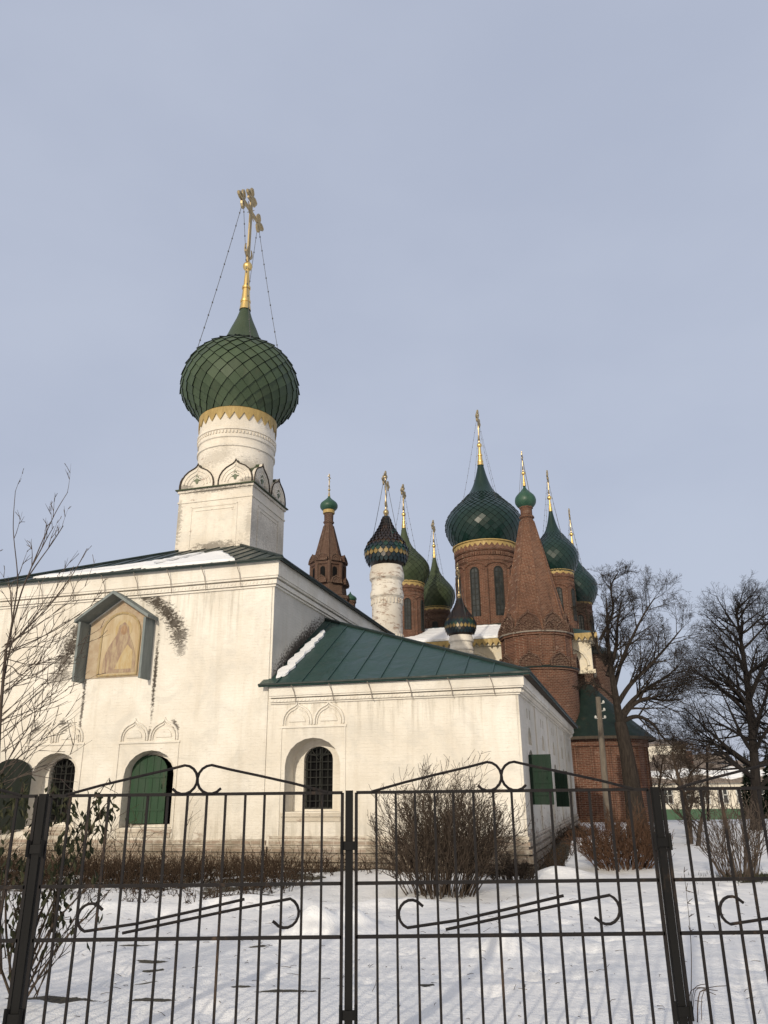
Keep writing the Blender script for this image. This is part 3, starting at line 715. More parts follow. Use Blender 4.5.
mb = MB(); mb.slab([F(u,z,.051) for u, z in [(-5.15,4.90),(-4.1,4.90),(-4.12,5.35),(-4.25,5.72),(-4.36,5.92),(-4.42,6.2),(-4.56,6.33),(-4.72,6.24),(-4.78,5.98),(-5.02,5.62),(-5.14,5.3)]], (0,.003,0)); mb.build('painted_robe', M['fr_robe'], icn)
disc((-4.56,6.10), .105, .14, .055, 'fr_face', 'painted_face'); 
mb = MB(); mb.slab([F(u,z,.056) for u, z in [(-4.75,5.0),(-4.2,5.0),(-4.22,5.5),(-4.4,5.68),(-4.58,5.4)]], (0,.003,0)); mb.build('painted_hem', M['fr_gold'], icn)

# ------------------------------------------------ the lower wing
AZ = 4.30; YE = 17.6
mb = MB()
mb.sheet([F(.0,-.6), F(6.42,-.6), F(6.42,AZ+.05), F(.0,AZ+.05)], [[F(u,z) for u, z in AW['o']]])
niche(mb, F, AW['o'], AW['i'], .60, .82)
mb.build('wall', M['white_wing'], ch, normals=False); mb = MB()
SW = [(1.75,2.0),(5.1,5.35),(8.55,8.8),(12.0,12.2),(15.4,15.6)]
SWZ = [1.36,1.28,1.2,1.12,1.05]
wins = [arch(c[0]+.05, z, .42, z+1.3, .5) for c, z in zip(SW, SWZ)]
blind = []
for k in range(5):
    c = SW[k][0]+.05
    blind.append(arch(c, 2.78, .33, 3.22, 1.))
    for dx in (-.28, .28): blind.append([(c+dx-.09,3.42),(c+dx+.09,3.42),(c+dx+.09,3.66),(c+dx-.09,3.66)])
mb.sheet([Rt(0,-.6), Rt(YE,-.6), Rt(YE,AZ+.05), Rt(0,AZ+.05)], [[Rt(u,z) for u, z in h] for h in wins+blind])
for h in wins: niche(mb, Rt, h, [(u*.9+.1*h[0][0]+.04, z) for u, z in h], .2, .4)
for h in blind:
    mb.loft([Rt(u,z) for u, z in h], [Rt(u,z,-.12) for u, z in h]); mb.sheet([Rt(u,z,-.12) for u, z in h])
e1 = Rt(YE,0); mb.poly([(e1.x,YE,-.6),(-5.5,YE,-.6),(-5.5,YE,AZ),(e1.x,YE,AZ)]); mb.poly([(-5.5,YE,-.6),(-5.5,YB-.1,-.6),(-5.5,YB-.1,AZ),(-5.5,YE,AZ)])
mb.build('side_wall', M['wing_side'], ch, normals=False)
for h in wins:
    us = [p[0] for p in h]; grille_window([(u*.9+.1*h[0][0]+.04, z) for u, z in h], .34, Rt, ch, diag=False, nv=4, nh=6)
for k, c in enumerate(SW):
    if k in (0, 2):
        y = (1.18, 8.05)[k//2]; z0 = (1.36, 1.2)[k//2]; xw = annex_x(y)
        shutter(ch, (xw-.02-.04*(k//2), y, 0), -.06, (.56,.46)[k//2], z0-.02*(k//2), z0+(1.16,1.06)[k//2], 'shutter_deep', half=True, label=('nearer green shutter leaf standing out from side wall', 'farther green shutter leaf standing out from side wall')[k//2])
# cornice of the wing on two sides
mb = MB(); h = .42; zb2 = 3.86
for (a, b, c, d) in ((0,.07,.05,0),(.1,.3,.09,0),(.36,.46,.14,0),(.46,1.0,.17,0)):
    z0, z1 = zb2+a*h, zb2+b*h
    P0 = [(0.02,-c,0),(6.42+c,-c,0)]; P1 = Rt(YE,0); q = [Vector((0.02,-c,z0)), Vector((6.42+c,-c,z0)), Vector((P1.x+c,YE,z0)), Vector((P1.x-.02,YE,z0)), Vector((6.40,.02,z0)), Vector((.02,.02,z0))]
    mb.slab(q, (0,0,z1-z0))
x = .08
while x < 6.4: mb.box(x, x+.045, -.105, -.085, zb2+.14*h, zb2+.25*h); x += .10
y = .05
while y < YE-.2: xx = annex_x(y); mb.box(xx+.085, xx+.125, y, y+.05, zb2+.13*h, zb2+.27*h); y += .14
mb.build('cornice', M['white_plain'], ch)
for k in range(6):
    x = .75+1.02*k; mb = MB(); mb.tube([(x-.06,-.30,4.30),(x-.0,-.20,4.1),(x+.03,-.15,3.86)], .010, 4); mb.build('cornice_hook', M['lead'], ch)
mb = MB()
for (z0, z1, c) in ((-.6,.10,.12),(.14,.30,.10),(.34,.44,.09),(.50,.60,.05),(.64,.70,.03)):
    P1 = Rt(YE,0); mb.slab([Vector((.12,-c,z0)), Vector((6.42+c,-c,z0)), Vector((P1.x+c,YE,z0)), Vector((P1.x-.02,YE,z0)), Vector((6.40,.02,z0)), Vector((.12,.02,z0))], (0,0,z1-z0))
mb.build('plinth', M['plinth'], ch)
mb = MB(); mb.box(5.55,6.36,-.035,.02,.72,3.84); mb.build('pilaster', M['white_plain'], ch)
for u in (3.4, 6.9, 10.3, 13.8): mb = MB(); mb.slab([Rt(u-.2,.72,0), Rt(u+.2,.72,0), Rt(u+.2,3.84,0), Rt(u-.2,3.84,0)], (.035,0,0)); mb.build('pilaster', M['wing_side'], ch)
A_, B_, C3 = Vector((-.22,-.32,4.34)), Vector((6.76,-.32,4.34)), Vector((0.0,4.07,6.9))
fr = ridge_roof('roof', A_, B_, C3, True, M['roof_annex'], ch, sp=.70)
mb = MB(); mb.slab([(-.22,-.32,4.34),(.0,-.02,4.52),(.0,4.07,6.9)], (0,0,-.05)); mb.build('roof', M['roof_annex'], ch)
far = Vector((annex_x(YE+.3)+.34, YE+.3, 4.34))
mb = MB(); mb.slab([B_, far, Vector((0.,YE+.3,6.9)), C3], (0,0,-.07))
for k in range(1, 25): y = -.32+k*.72; t = min(1, (y+.32)/4.39); mb.tube([Vector((annex_x(y)+.33,y,4.36)), Vector((6.76-6.76*t,y,4.36+2.55*t))], .022, 4)
mb.build('roof', M['roof_annex'], ch)
mb = MB(); mb.slab([(0,YB,6.9),(-5.7,YB,6.9),(-5.7,YE+.3,6.0),(0,YE+.3,6.9)], (0,0,-.1)); mb.box(-5.4,-.05,YB+.05,YE,AZ,5.9); mb.build('rear_roof', M['roof_annex'], ch)
mb = MB(); mb.tube([B_+Vector((0,0,.02)), C3+Vector((0,0,.03))], .05, 5); mb.tube([A_, B_], .03, 4); mb.tube([B_, far], .03, 4); mb.build('roof_edge', M['roof_edge'], ch)
mb = MB(); mb.slab([Vector((6.60,-.28,4.31)), Vector((6.74,-.28,4.31)), far+Vector((-.02,0,-.03)), far+Vector((-.36,0,-.03))], (0,0,-.05)); mb.build('soffit', M['eave_wood'], ch)
na = Vector((0,-(6.9-4.34),4.39)).normalized()
def onannex(x, y): return Vector((x, y, 4.34+(y+.32)*(6.9-4.34)/4.39))
snow_patch(fr, [onannex(*p) for p in ((.12,-.03),(.04,.35),(.20,.62),(.05,.9),(.10,1.2),(.16,2.05),(.30,3.1),(.44,3.0),(.46,1.9),(.42,.85),(.36,.08))], na, .07, 6)
# drum with a dark tiled onion on the rear of the wing
def tiled_dome(parent, cx, cy, zb, zdrum, rd, R, H, cross_h, worn, nm_wall):
    mb = MB(); d = zdrum-zb
    mb.lathe([(rd,zb),(rd,zb+d*.36),(rd*1.09,zb+d*.37),(rd*1.09,zb+d*.42),(rd,zb+d*.43),(rd,zb+d*.74),(rd*1.11,zb+d*.76),(rd*1.11,zb+d*.79),(rd*1.02,zb+d*.82),(rd*1.02,zb+d*.88),(rd*1.15,zb+d*.90),(rd*1.15,zb+d*.94),(rd*1.04,zdrum)], 40, cx, cy, cap_top=True)
    for k in range(28):
        a = 2*PI*k/28; mb.M = Matrix.Translation((cx,cy,0)) @ Matrix.Rotation(a,4,'Z'); mb.box(rd*1.0, rd*1.06, -.035, .035, zb+d*.44, zb+d*.47); mb.box(rd*1.0, rd*1.07, -.03, .03, zb+d*.70, zb+d*.74)
    mb.M = None; dr = mb.build('drum', M[worn], parent, 22)
    cur = catmull([(r*R, zdrum+t*H, 0) for t, r in [(0,.66),(.10,.88),(.24,1.0),(.34,1.0),(.46,.84),(.58,.62),(.72,.40),(.86,.22),(1,.12)]], 4)
    pr = [(p.x, p.y) for p in cur]; mb = MB(); mb.mi = 0; mb.lathe([(r*.97, z) for r, z in pr], 32, cx, cy)
    rows = 15; jr = random.Random(5)
    for k in range(rows):
        t0, t1 = k/rows, (k+1)/rows
        def S_(t):
            z = zdrum+t*H
            for a, b in zip(pr, pr[1:]):
                if a[1] <= z <= b[1]+1e-9: return a[0]+(b[0]-a[0])*(z-a[1])/(b[1]-a[1]), z
            return pr[-1]
        N = 26
        for j in range(N):
            a = 2*PI*(j+.5*(k%2))/N; hA = PI/N*.95
            (ra, za), (rb2, zb3) = S_(t0), S_(min(1, t1+.02))
            u = jr.random()
            if k < 3: mi = 1 if u < .8 else 0
            elif k == 3: mi = 2
            elif k in (4, 5): mi = 3 if u < .6 else 1
            elif k == 6: mi = 2 if u < .45 else 4
            else: mi = 0 if u < .80 else (4 if u < .97 else 3)
            mb.mi = mi; o = (.05 if k < 7 else .085)*R
            mb.poly([(cx+(ra+o)*math.cos(a-hA*.85),cy+(ra+o)*math.sin(a-hA*.85),za),(cx+(ra+o*1.2)*math.cos(a),cy+(ra+o*1.2)*math.sin(a),za-.035*H),(cx+(ra+o)*math.cos(a+hA*.85),cy+(ra+o)*math.sin(a+hA*.85),za),
                     (cx+(rb2+.01)*math.cos(a+hA),cy+(rb2+.01)*math.sin(a+hA),zb3),(cx+(rb2+.01)*math.cos(a-hA),cy+(rb2+.01)*math.sin(a-hA),zb3)])
    dm = mb.build('dome', [M['tile_black'], M['tile_blue'], M['tile_yellow'], M['tile_green'], M['tile_brown']], parent, 30, normals=False)
    finish_dome(dm, cx, cy, zdrum+H-.03, .12*R, .12*R, .14*R, cross_h, .028*R, (R*.86, zdrum+H*.45), ('gold_old','gold_old','gold_old'), rw=.013)
    return dr
for nm, c, a in (('tile_black',(.014,.011,.011),(.032,.023,.020)), ('tile_blue',(.006,.015,.022),(.009,.026,.032)), ('tile_yellow',(.20,.135,.045),(.27,.19,.065)), ('tile_green',(.010,.036,.028),(.017,.052,.038)), ('tile_brown',(.030,.020,.016),(.055,.034,.025))):
    M[nm] = paint(nm, c, a, .38, 6, .4)
def tolocal(base, rz, P):
    d = Vector(P)-Vector(base); return Vector((d.x*math.cos(-rz)-d.y*math.sin(-rz), d.x*math.sin(-rz)+d.y*math.cos(-rz), d.z))
wd_ = tolocal(O, -PSI, (.10, 36, 0))
tiled_dome(ch, wd_.x, wd_.y, 5.6, 11.85, .72, 1.03, 2.6, 2.0, 'white_worn', 'drum')

# ------------------------------------------------------------------ brick church
BC = Vector((8.0, 57.65, 0)); br = empty('brick_church', BC, -PSI)
tag(br, 'large red brick church with five dark green onion domes and a tent-roofed side chapel', 'church')
def bl(x, y): p = tolocal(BC, -PSI, (x, y, 0)); return p.x, p.y
x0, x1, y0, y1 = -8.2, 7.1, -6.3, 6.6; EZ = 11.0
mb = MB(); mb.box(x0, x1, y0, y1, 8.6, EZ); mb.build('upper_wall', M['cream'], br)
mb = MB(); mb.box(x0+.02, x1-.02, y0+.02, y1-.02, -3, 8.6)
for k in range(5): xx = x0+.02+k*(x1-x0-.6)/4; mb.box(xx, xx+.55, y0-.12, y0+.02, -3, 8.75)
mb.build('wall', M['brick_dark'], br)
mb = MB(); rectring(mb, x0, x1, y0, y1, 8.6, 8.85, .15); rectring(mb, x0, x1, y0, y1, EZ-.3, EZ+.02, .22)
for q5 in range(5):                   # blind half-round gables on the upper wall
    c = x0+(q5+.5)*(x1-x0)/5; mb.tube([(c+1.3*math.cos(a), y0-.06, 9.1+1.2*math.sin(a)) for a in [PI*q/10 for q in range(11)]], .09, 5)
mb.build('cornice', M['cream'], br)
mb = MB()
def line_teeth(mb, a, b, z, drop, depth, pitch):
    a, b = Vector(a), Vector(b); L = (b-a).length; n_ = max(1, int(L/pitch)); d = (b-a)/n_; nn = d.normalized().cross(Vector((0,0,1)))*.04
    for k in range(n_):
        p = a+d*k; q = p+d; m_ = p+d*.5
        mb.slab([p+Vector((0,0,z)), q+Vector((0,0,z)), q+Vector((0,0,z-drop)), m_+Vector((0,0,z-drop-depth)), p+Vector((0,0,z-drop))], nn)
oo = .42
cs = [(x0-oo,y0-oo,0),(x1+oo,y0-oo,0),(x1+oo,y1+oo,0),(x0-oo,y1+oo,0)]
for a, b in zip(cs, cs[1:]+cs[:1]): line_teeth(mb, a, b, EZ+.12, .22, .28, .36)
mb.build('eave_valance', M['yellow'], br)
mb = MB(); zr = EZ+.13; pk = 13.0
i4 = [(x0+4,y0+4,pk),(x1-4,y0+4,pk),(x1-4,y1-4,pk),(x0+4,y1-4,pk)]; e4 = [(a,b,zr) for a,b,_ in cs]
for k in range(4): mb.poly([e4[k], e4[(k+1)%4], i4[(k+1)%4], i4[k]])
mb.poly(i4); mb.poly([(a,b,zr-.06) for a,b,_ in cs]); mb.loft(e4, [(a,b,zr-.06) for a,b,_ in cs]); rf = mb.build('roof', M['roof_annex'], br)
sl = (pk-zr)/(4+oo); nrm = Vector((0,-sl,1)).normalized()
def onroof(x, y): return Vector((x, y, zr+(y-y0+oo)*sl))
snow_patch(rf, [onroof(*p) for p in ((x0-.1,y0-.3),(-4.5,y0-.38),(-1.,y0-.36),(2.5,y0-.38),(3.3,y0-.2),(3.1,y0+1.6),(2.4,y0+2.6),(-.5,y0+3.2),(-4,y0+3.1),(x0+2.8,y0+2.8))], nrm, .16, 9)

def brick_drum(parent, cx, cy, z0, z1, r, nwin, wmat, winw, phase, mat_='brick', winz=(.18,.72)):
    mb = MB(); h = z1-z0
    mb.lathe([(r*1.06,z0),(r*1.06,z0+.05*h),(r,z0+.06*h),(r,z0+.78*h),(r*1.05,z0+.80*h),(r*1.05,z0+.84*h),(r*1.0,z0+.85*h),(r*1.0,z0+.90*h),(r*1.07,z0+.92*h),(r*1.07,z0+.97*h),(r*1.02,z1)], 48, cx, cy, cap_top=True)
    zw0, zw1 = z0+winz[0]*h, z0+winz[1]*h; rw_ = 2*PI*r/nwin*.5
    for k in range(nwin):
        a = phase+2*PI*k/nwin; am = a+PI/nwin
        mb.tube([(cx+(r+.02)*math.cos(am),cy+(r+.02)*math.sin(am),z0+.06*h),(cx+(r+.02)*math.cos(am),cy+(r+.02)*math.sin(am),zw1-.02*h)], r*.055, 8)
        pts = []
        for q in range(9):
            t = PI*q/8; aa = a+PI/nwin*math.cos(t); pts.append((cx+(r+.02)*math.cos(aa), cy+(r+.02)*math.sin(aa), zw1+rw_*.42*math.sin(t)))
        mb.tube(pts, r*.045, 6)
    N = int(40*r/1.2)
    for k in range(N):
        a = 2*PI*k/N; mb.M = Matrix.Translation((cx,cy,0)) @ Matrix.Rotation(a,4,'Z'); mb.box(r*.99, r*1.045, -r*.03, r*.03, z0+.855*h, z0+.895*h); mb.M = None
    dr = mb.build('drum', M[mat_], parent, 30)
    for k in range(nwin):
        a = phase+2*PI*k/nwin
        mb = MB(); mb.M = Matrix.Translation((cx,cy,0)) @ Matrix.Rotation(a,4,'Z')
        ol = arch(0, zw0, winw/2, zw1, 1.)
        mb.slab([(r+.015,u,z) for u, z in ol], (-.12,0,0)); wn = mb.build('window', M[wmat], dr)
        mb = MB(); mb.M = Matrix.Translation((cx,cy,0)) @ Matrix.Rotation(a,4,'Z')
        mb.tube([(r+.03,u,z) for u, z in ol[1:]+ol[:1]], winw*.09, 5)
        for q in range(1, 9): z = zw0+(zw1-zw0)*q/9; mb.box(r+.01, r+.03, -winw/2, winw/2, z-.025, z+.025)
        mb.box(r+.012, r+.034, -.03, .03, zw0, zw1); mb.build('window_bars', M['grille'], wn)
    return dr
def church_dome(parent, cx, cy, zb, H, R, rd, prof, matn, N, rows, cone, ballr, crossh, zdrum0, nwin, winw, phase, drum_mat='brick', label=None):
    brick_drum(parent, cx, cy, zdrum0, zb, rd, nwin, 'pane', winw, phase, drum_mat)
    dm, pr = onion(prof, R, H, zb-.02, cx, cy, N, rows, .62, .04*R/2)
    d = dm.build('dome', [M[matn], M['seam']], parent, 16, normals=False)
    mb = MB(); teeth(mb, rd*1.07, zb+.10, .16, .17*max(.8, R/2), int(rd*16), cx, cy, .04); mb.lathe([(rd*.9,zb+.12),(rd*1.12,zb+.10),(rd*1.12,zb+.18)], 40, cx, cy); mb.build('dome_valance', M['yellow'], d)
    finish_dome(d, cx, cy, zb+H-.06, R*.078, cone, ballr, crossh, .032*crossh/2+.012, (R*.74, zb+H*.47), ('gold','gold','gold_old'), rw=.011, ornate=crossh > 1.8)
    if label: d['label'] = label
    return d
q = bl(7.83, 57.6); church_dome(br, *q, 19.2, 7.3, 3.02, 2.28, ONION_B, 'dome_teal', 30, 21, 1.55, .2, 2.9, 12.4, 8, .62, -PI/2-.27, label='largest dark teal dome at the centre')
q = bl(1.48, 55);   church_dome(br, *q, 15.7, 4.65, 1.82, 1.28, ONION_B, 'dome_green', 22, 15, .9, .16, 2.2, 11.6, 6, .42, -PI/2+.35)
q = bl(11.92, 52.2); church_dome(br, *q, 15.7, 4.85, 1.62, 1.12, ONION_B, 'dome_teal', 22, 15, .85, .16, 1.9, 11.6, 6, .4, -PI/2+.1)
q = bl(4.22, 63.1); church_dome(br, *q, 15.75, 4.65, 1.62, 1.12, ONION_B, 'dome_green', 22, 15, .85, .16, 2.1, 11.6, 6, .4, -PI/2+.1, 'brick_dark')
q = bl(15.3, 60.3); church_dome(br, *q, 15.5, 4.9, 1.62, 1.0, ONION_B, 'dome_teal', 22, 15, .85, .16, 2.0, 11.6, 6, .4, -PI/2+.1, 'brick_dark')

# tent-roofed side chapel
def keel_row(mb, cx, cy, r, z, hw, h, n, a0, per, rb, tilt=0.):
    """pointed gables round an octagon"""
    ap = r*math.cos(PI/n)
    for k in range(n):
        a = a0+2*PI*(k+.5)/n; Mx = Matrix.Translation((cx,cy,0)) @ Matrix.Rotation(a, 4, 'Z')
        for q in range(per):
            mb.M = Mx; side = 2*r*math.sin(PI/n); c = (q-(per-1)/2)*side/per
            kk = keel(c, z, hw, h); mb.slab([(ap+.10-tilt*(zz-z),u,zz) for u, zz in kk], (-.22,0,0)); mb.tube([(ap+.13-tilt*(zz-z),u,zz) for u, zz in kk], rb, 5)
            mb.tube([(ap+.12-tilt*(zz-z),u,zz) for u, zz in keel(c, z, hw*.62, h*.62)], rb*.7, 4)
    mb.M = None
tx, ty = bl(9.36, 48.0)
mb = MB(); r8 = 2.12
mb.lathe([(r8,5.6),(r8,10.4),(r8+.12,10.42),(r8+.12,10.62),(r8-.05,10.64)], 16, tx, ty, PI/16)
for k in range(16):
    a = PI/16+2*PI*k/16; mb.tube([(tx+(r8+.01)*math.cos(a),ty+(r8+.01)*math.sin(a),5.6),(tx+(r8+.01)*math.cos(a),ty+(r8+.01)*math.sin(a),10.4)], .06, 5)
mb.build('chapel_drum', M['brick'], br)
mb = MB(); a8 = PI/8-.12
prof = [(2.10,10.62),(1.74,12.4),(.44,18.25),(.39,18.4),(.50,18.45),(.50,18.55),(.39,18.6),(.39,19.08),(.46,19.12),(.46,19.2)]
mb.lathe(prof, 8, tx, ty, a8, cap_top=True)
mb_ = MB(); keel_row(mb_, tx, ty, 2.42, 8.5, .62, .85, 8, PI/8-.12, 1, .06, .02); mb_.build('gable_row', M['brick_dark'], br)
for k in range(8):
    a = a8+2*PI*k/8; mb.tube([(tx+r*math.cos(a),ty+r*math.sin(a),z) for r, z in ((2.10,10.62),(1.74,12.4),(.44,18.25))], [.11,.09,.05], 6)
tent = mb.build('tent_roof', M['brick_tent'], br)
mb = MB(); keel_row(mb, tx, ty, 2.16, 10.64, .70, 1.25, 8, a8, 1, .07, .16); keel_row(mb, tx, ty, 2.22, 10.60, .36, .62, 8, a8, 2, .05, .05); mb.build('gable_row', M['brick_dark'], tent)
mb = MB(); mb.lathe([(r8+.2,10.56),(r8+.22,10.64),(r8-.1,10.7)], 16, tx, ty, PI/16); mb.build('ledge_flashing', M['lead'], tent)
cur = catmull([(r*.69, 19.18+t*1.7, 0) for t, r in ONION_C], 5); mb = MB(); mb.lathe([(p.x, p.y) for p in cur], 28, tx, ty); sd_ = mb.build('dome', M['onion_small'], br, 50)
finish_dome(sd_, tx, ty, 20.8, .10, .75, .13, 1.6, .032, (.6, 19.9), rw=.014, ornate=False)
# chapel body, its rounded apse and the green lean-to roofs round it
ax, ay = bl(12.15, 48.7)
mb = MB()
mb.lathe([(2.28,-3),(2.28,8.3),(2.4,8.34),(2.4,8.46),(2.1,8.5)], 32, tx, ty)
mb.build('chapel_wall', M['brick'], br, 30)
mb = MB(); mb.box(tx-.5, ax+.6, ty+1.0, y0+.1, -3, 4.3); mb.build('gallery_wall', M['brick_dark'], br)
mb = MB(); mb.lathe([(3.05,-3),(3.05,3.95),(3.22,4.0),(3.22,4.45),(3.0,4.5)], 40, ax+.25, ay)
for k in range(20): 
    a = 2*PI*k/20; mb.tube([(ax+.25+3.06*math.cos(a),ay+3.06*math.sin(a),-2),(ax+.25+3.06*math.cos(a),ay+3.06*math.sin(a),4.1)], .09, 5)
mb.build('apse_wall', M['brick'], br, 30)
mb = MB(); mb.lathe([(3.62,4.42),(3.62,4.52),(2.0,5.95),(.25,7.75),(.0,7.8)], 32, ax+.25, ay); mb.lathe([(3.62,4.42),(2.9,4.40)], 32, ax+.25, ay)
ar_ = mb.build('apse_roof', M['roof_church'], br, 30)
mb = MB(); mb.lathe([(3.60,4.33),(3.66,4.36),(3.66,4.50),(3.60,4.52)], 32, ax+.25, ay); mb.build('apse_eave', M['eave_wood'], ar_)
mb = MB(); mb.lathe([(2.42,8.42),(2.46,8.5),(2.1,8.62)], 32, tx, ty); mb.build('chapel_ledge', M['roof_edge'], br, 30)
# main apse beyond the corner
qx, qy = x1-1.2, -2.2
mb = MB(); mb.lathe([(2.4,-3),(2.4,9.9),(2.55,9.95),(2.55,10.2)], 32, qx, qy); mb.build('apse_wall', M['brick_dark'], br, 30)  # darker brick paints in the shade lying on this apse
mb = MB(); mb.lathe([(2.95,10.15),(2.95,10.3),(.2,11.8),(0,11.85)], 32, qx, qy); mb.lathe([(2.95,10.15),(2.3,10.12)], 32, qx, qy); mb.build('apse_roof', M['roof_edge'], br, 30)
# little white drum with a tiled onion on the gallery
gx, gy = bl(4.60, 47.0)
mb = MB(); mb.box(gx-4.2, gx+3.0, gy-1.3, y0+.05, -3, 6.8); mb.build('gallery_wall', M['cream'], br)
mb = MB(); mb.slab([(gx-4.5,gy-1.6,6.75),(gx+3.3,gy-1.6,6.75),(gx+3.3,y0+.02,8.2),(gx-4.5,y0+.02,8.2)], (0,0,.08)); mb.build('gallery_roof', M['roof_annex'], br)
tiled_dome(br, gx, gy, 6.9, 10.55, .66, .94, 2.35, 1.9, 'white_drum', 'drum')

# ------------------------------------------------------------------ brick tent tower
TW = Vector((-4.69, 62, 0)); tw = empty('tent_tower', TW, -PSI); tag(tw, 'slender dark brick tent tower rising behind the white church roof', 'tower')
mb = MB(); a8 = PI/8
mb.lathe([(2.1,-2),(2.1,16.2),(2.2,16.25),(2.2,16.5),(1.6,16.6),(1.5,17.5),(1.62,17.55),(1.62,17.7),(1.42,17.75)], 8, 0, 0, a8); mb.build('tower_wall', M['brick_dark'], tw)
mb = MB()
for k in range(8):
    a = a8+2*PI*k/8; mb.tube([(1.36*math.cos(a),1.36*math.sin(a),17.7),(1.36*math.cos(a),1.36*math.sin(a),19.3)], .17, 8)
mb.lathe([(1.36,17.7),(1.36,19.3)], 8, 0, 0, a8); mb.lathe([(1.3,19.15),(1.48,19.2),(1.48,19.45),(1.15,19.6)], 8, 0, 0, a8); mb.build('belfry', M['brick_dark'], tw)
ap = 1.36*math.cos(PI/8)
for k in range(8):
    a = a8+2*PI*(k+.5)/8; mb = MB(); mb.M = Matrix.Rotation(a, 4, 'Z'); mb.slab([(ap+.03,u,z) for u, z in arch(0, 17.95, .20, 19.0, 1.)], (-.05,0,0)); mb.build('bell_opening', M['dark'], tw)
    mb = MB(); mb.M = Matrix.Rotation(a, 4, 'Z'); mb.slab([(2.12*math.cos(PI/8)+.02,u,z) for u, z in arch(0, 13.6, .25, 15.3, 1.)], (-.05,0,0)); mb.build('window', M['dark'], tw)
mb = MB(); mb.lathe([(1.22,19.5),(.40,22.85),(.36,23.0),(.46,23.1),(.46,23.2),(.38,23.3),(.40,23.95)], 8, 0, 0, a8, cap_top=True)
for k in range(8): a = a8+2*PI*k/8; mb.tube([(1.22*math.cos(a),1.22*math.sin(a),19.5),(.40*math.cos(a),.40*math.sin(a),22.85)], [.08,.05], 5)
tt = mb.build('tent_roof', M['brick_dark'], tw)
mb = MB(); keel_row(mb, 0, 0, 1.55, 19.45, .42, .65, 8, a8, 1, .05, .2); keel_row(mb, 0, 0, 1.7, 17.55, .42, .62, 8, a8, 1, .05, .2); mb.build('gable_row', M['brick_dark'], tt)
mb = MB(); mb.ring(.3, .50, 23.95, 24.25, 24); mb.build('gilded_band', M['yellow'], tw, 30)
cur = catmull([(r*.75, 24.2+t*1.5, 0) for t, r in ONION_C], 5); mb = MB(); mb.lathe([(p.x, p.y) for p in cur], 28); sd_ = mb.build('dome', M['onion_small'], tw, 50)
finish_dome(sd_, 0, 0, 25.6, .09, .45, .11, 1.5, .03, (.6, 24.8), ('gold_old','gold_old','gold_old'), chains=False, ornate=False)
for k in range(4):
    a = a8+PI/8-PI/2+k*PI/2+PI/4; mb = MB(); mb.lathe([(.42,13.5),(.42,16.0),(.5,16.1),(.5,16.2)], 12, 1.95*math.cos(a), 1.95*math.sin(a)); tr = mb.build('turret', M['brick_dark'], tw, 30)
    mb = MB(); mb.lathe([(p.x, p.y) for p in catmull([(r*.52, 16.15+t*.85, 0) for t, r in ONION_C], 4)], 20, 1.95*math.cos(a), 1.95*math.sin(a)); mb.build('turret_dome', M['onion_small'], tr, 50)

# ------------------------------------------------------------------ iron fence
FY = 5.94; FX0 = -.272; PW = 2.2
fe = empty('iron_fence', (FX0, FY, 0)); tag(fe, 'dark iron railing with scrollwork panels standing in the snow in front', 'fence')
frn = random.Random(11)
for k in (-3, -2, -1, 0, 1, 2, 3):
    mb = MB(); hw = .026; zt = 1.71
    mb.box(k*PW-hw, k*PW+hw, -hw, hw, -.4, zt)
    po = mb.build('post', M['iron_post'], fe)
    mb = MB()
    for z in (.32, 1.345): mb = MB(); mb.box(k*PW-.056, k*PW+.056, -.042, -.025, z-.028, z+.028); mb.tube([(k*PW-.05,-.045,z-.05),(k*PW-.05,-.045,z+.06)], .012, 6); mb.tube([(k*PW+.05,-.045,z-.05),(k*PW+.05,-.045,z+.06)], .012, 6); mb.build('hinge_lug', M['iron_post'], po)
def bar(mb, a, b, r): mb.tube([a, b], r, 4)
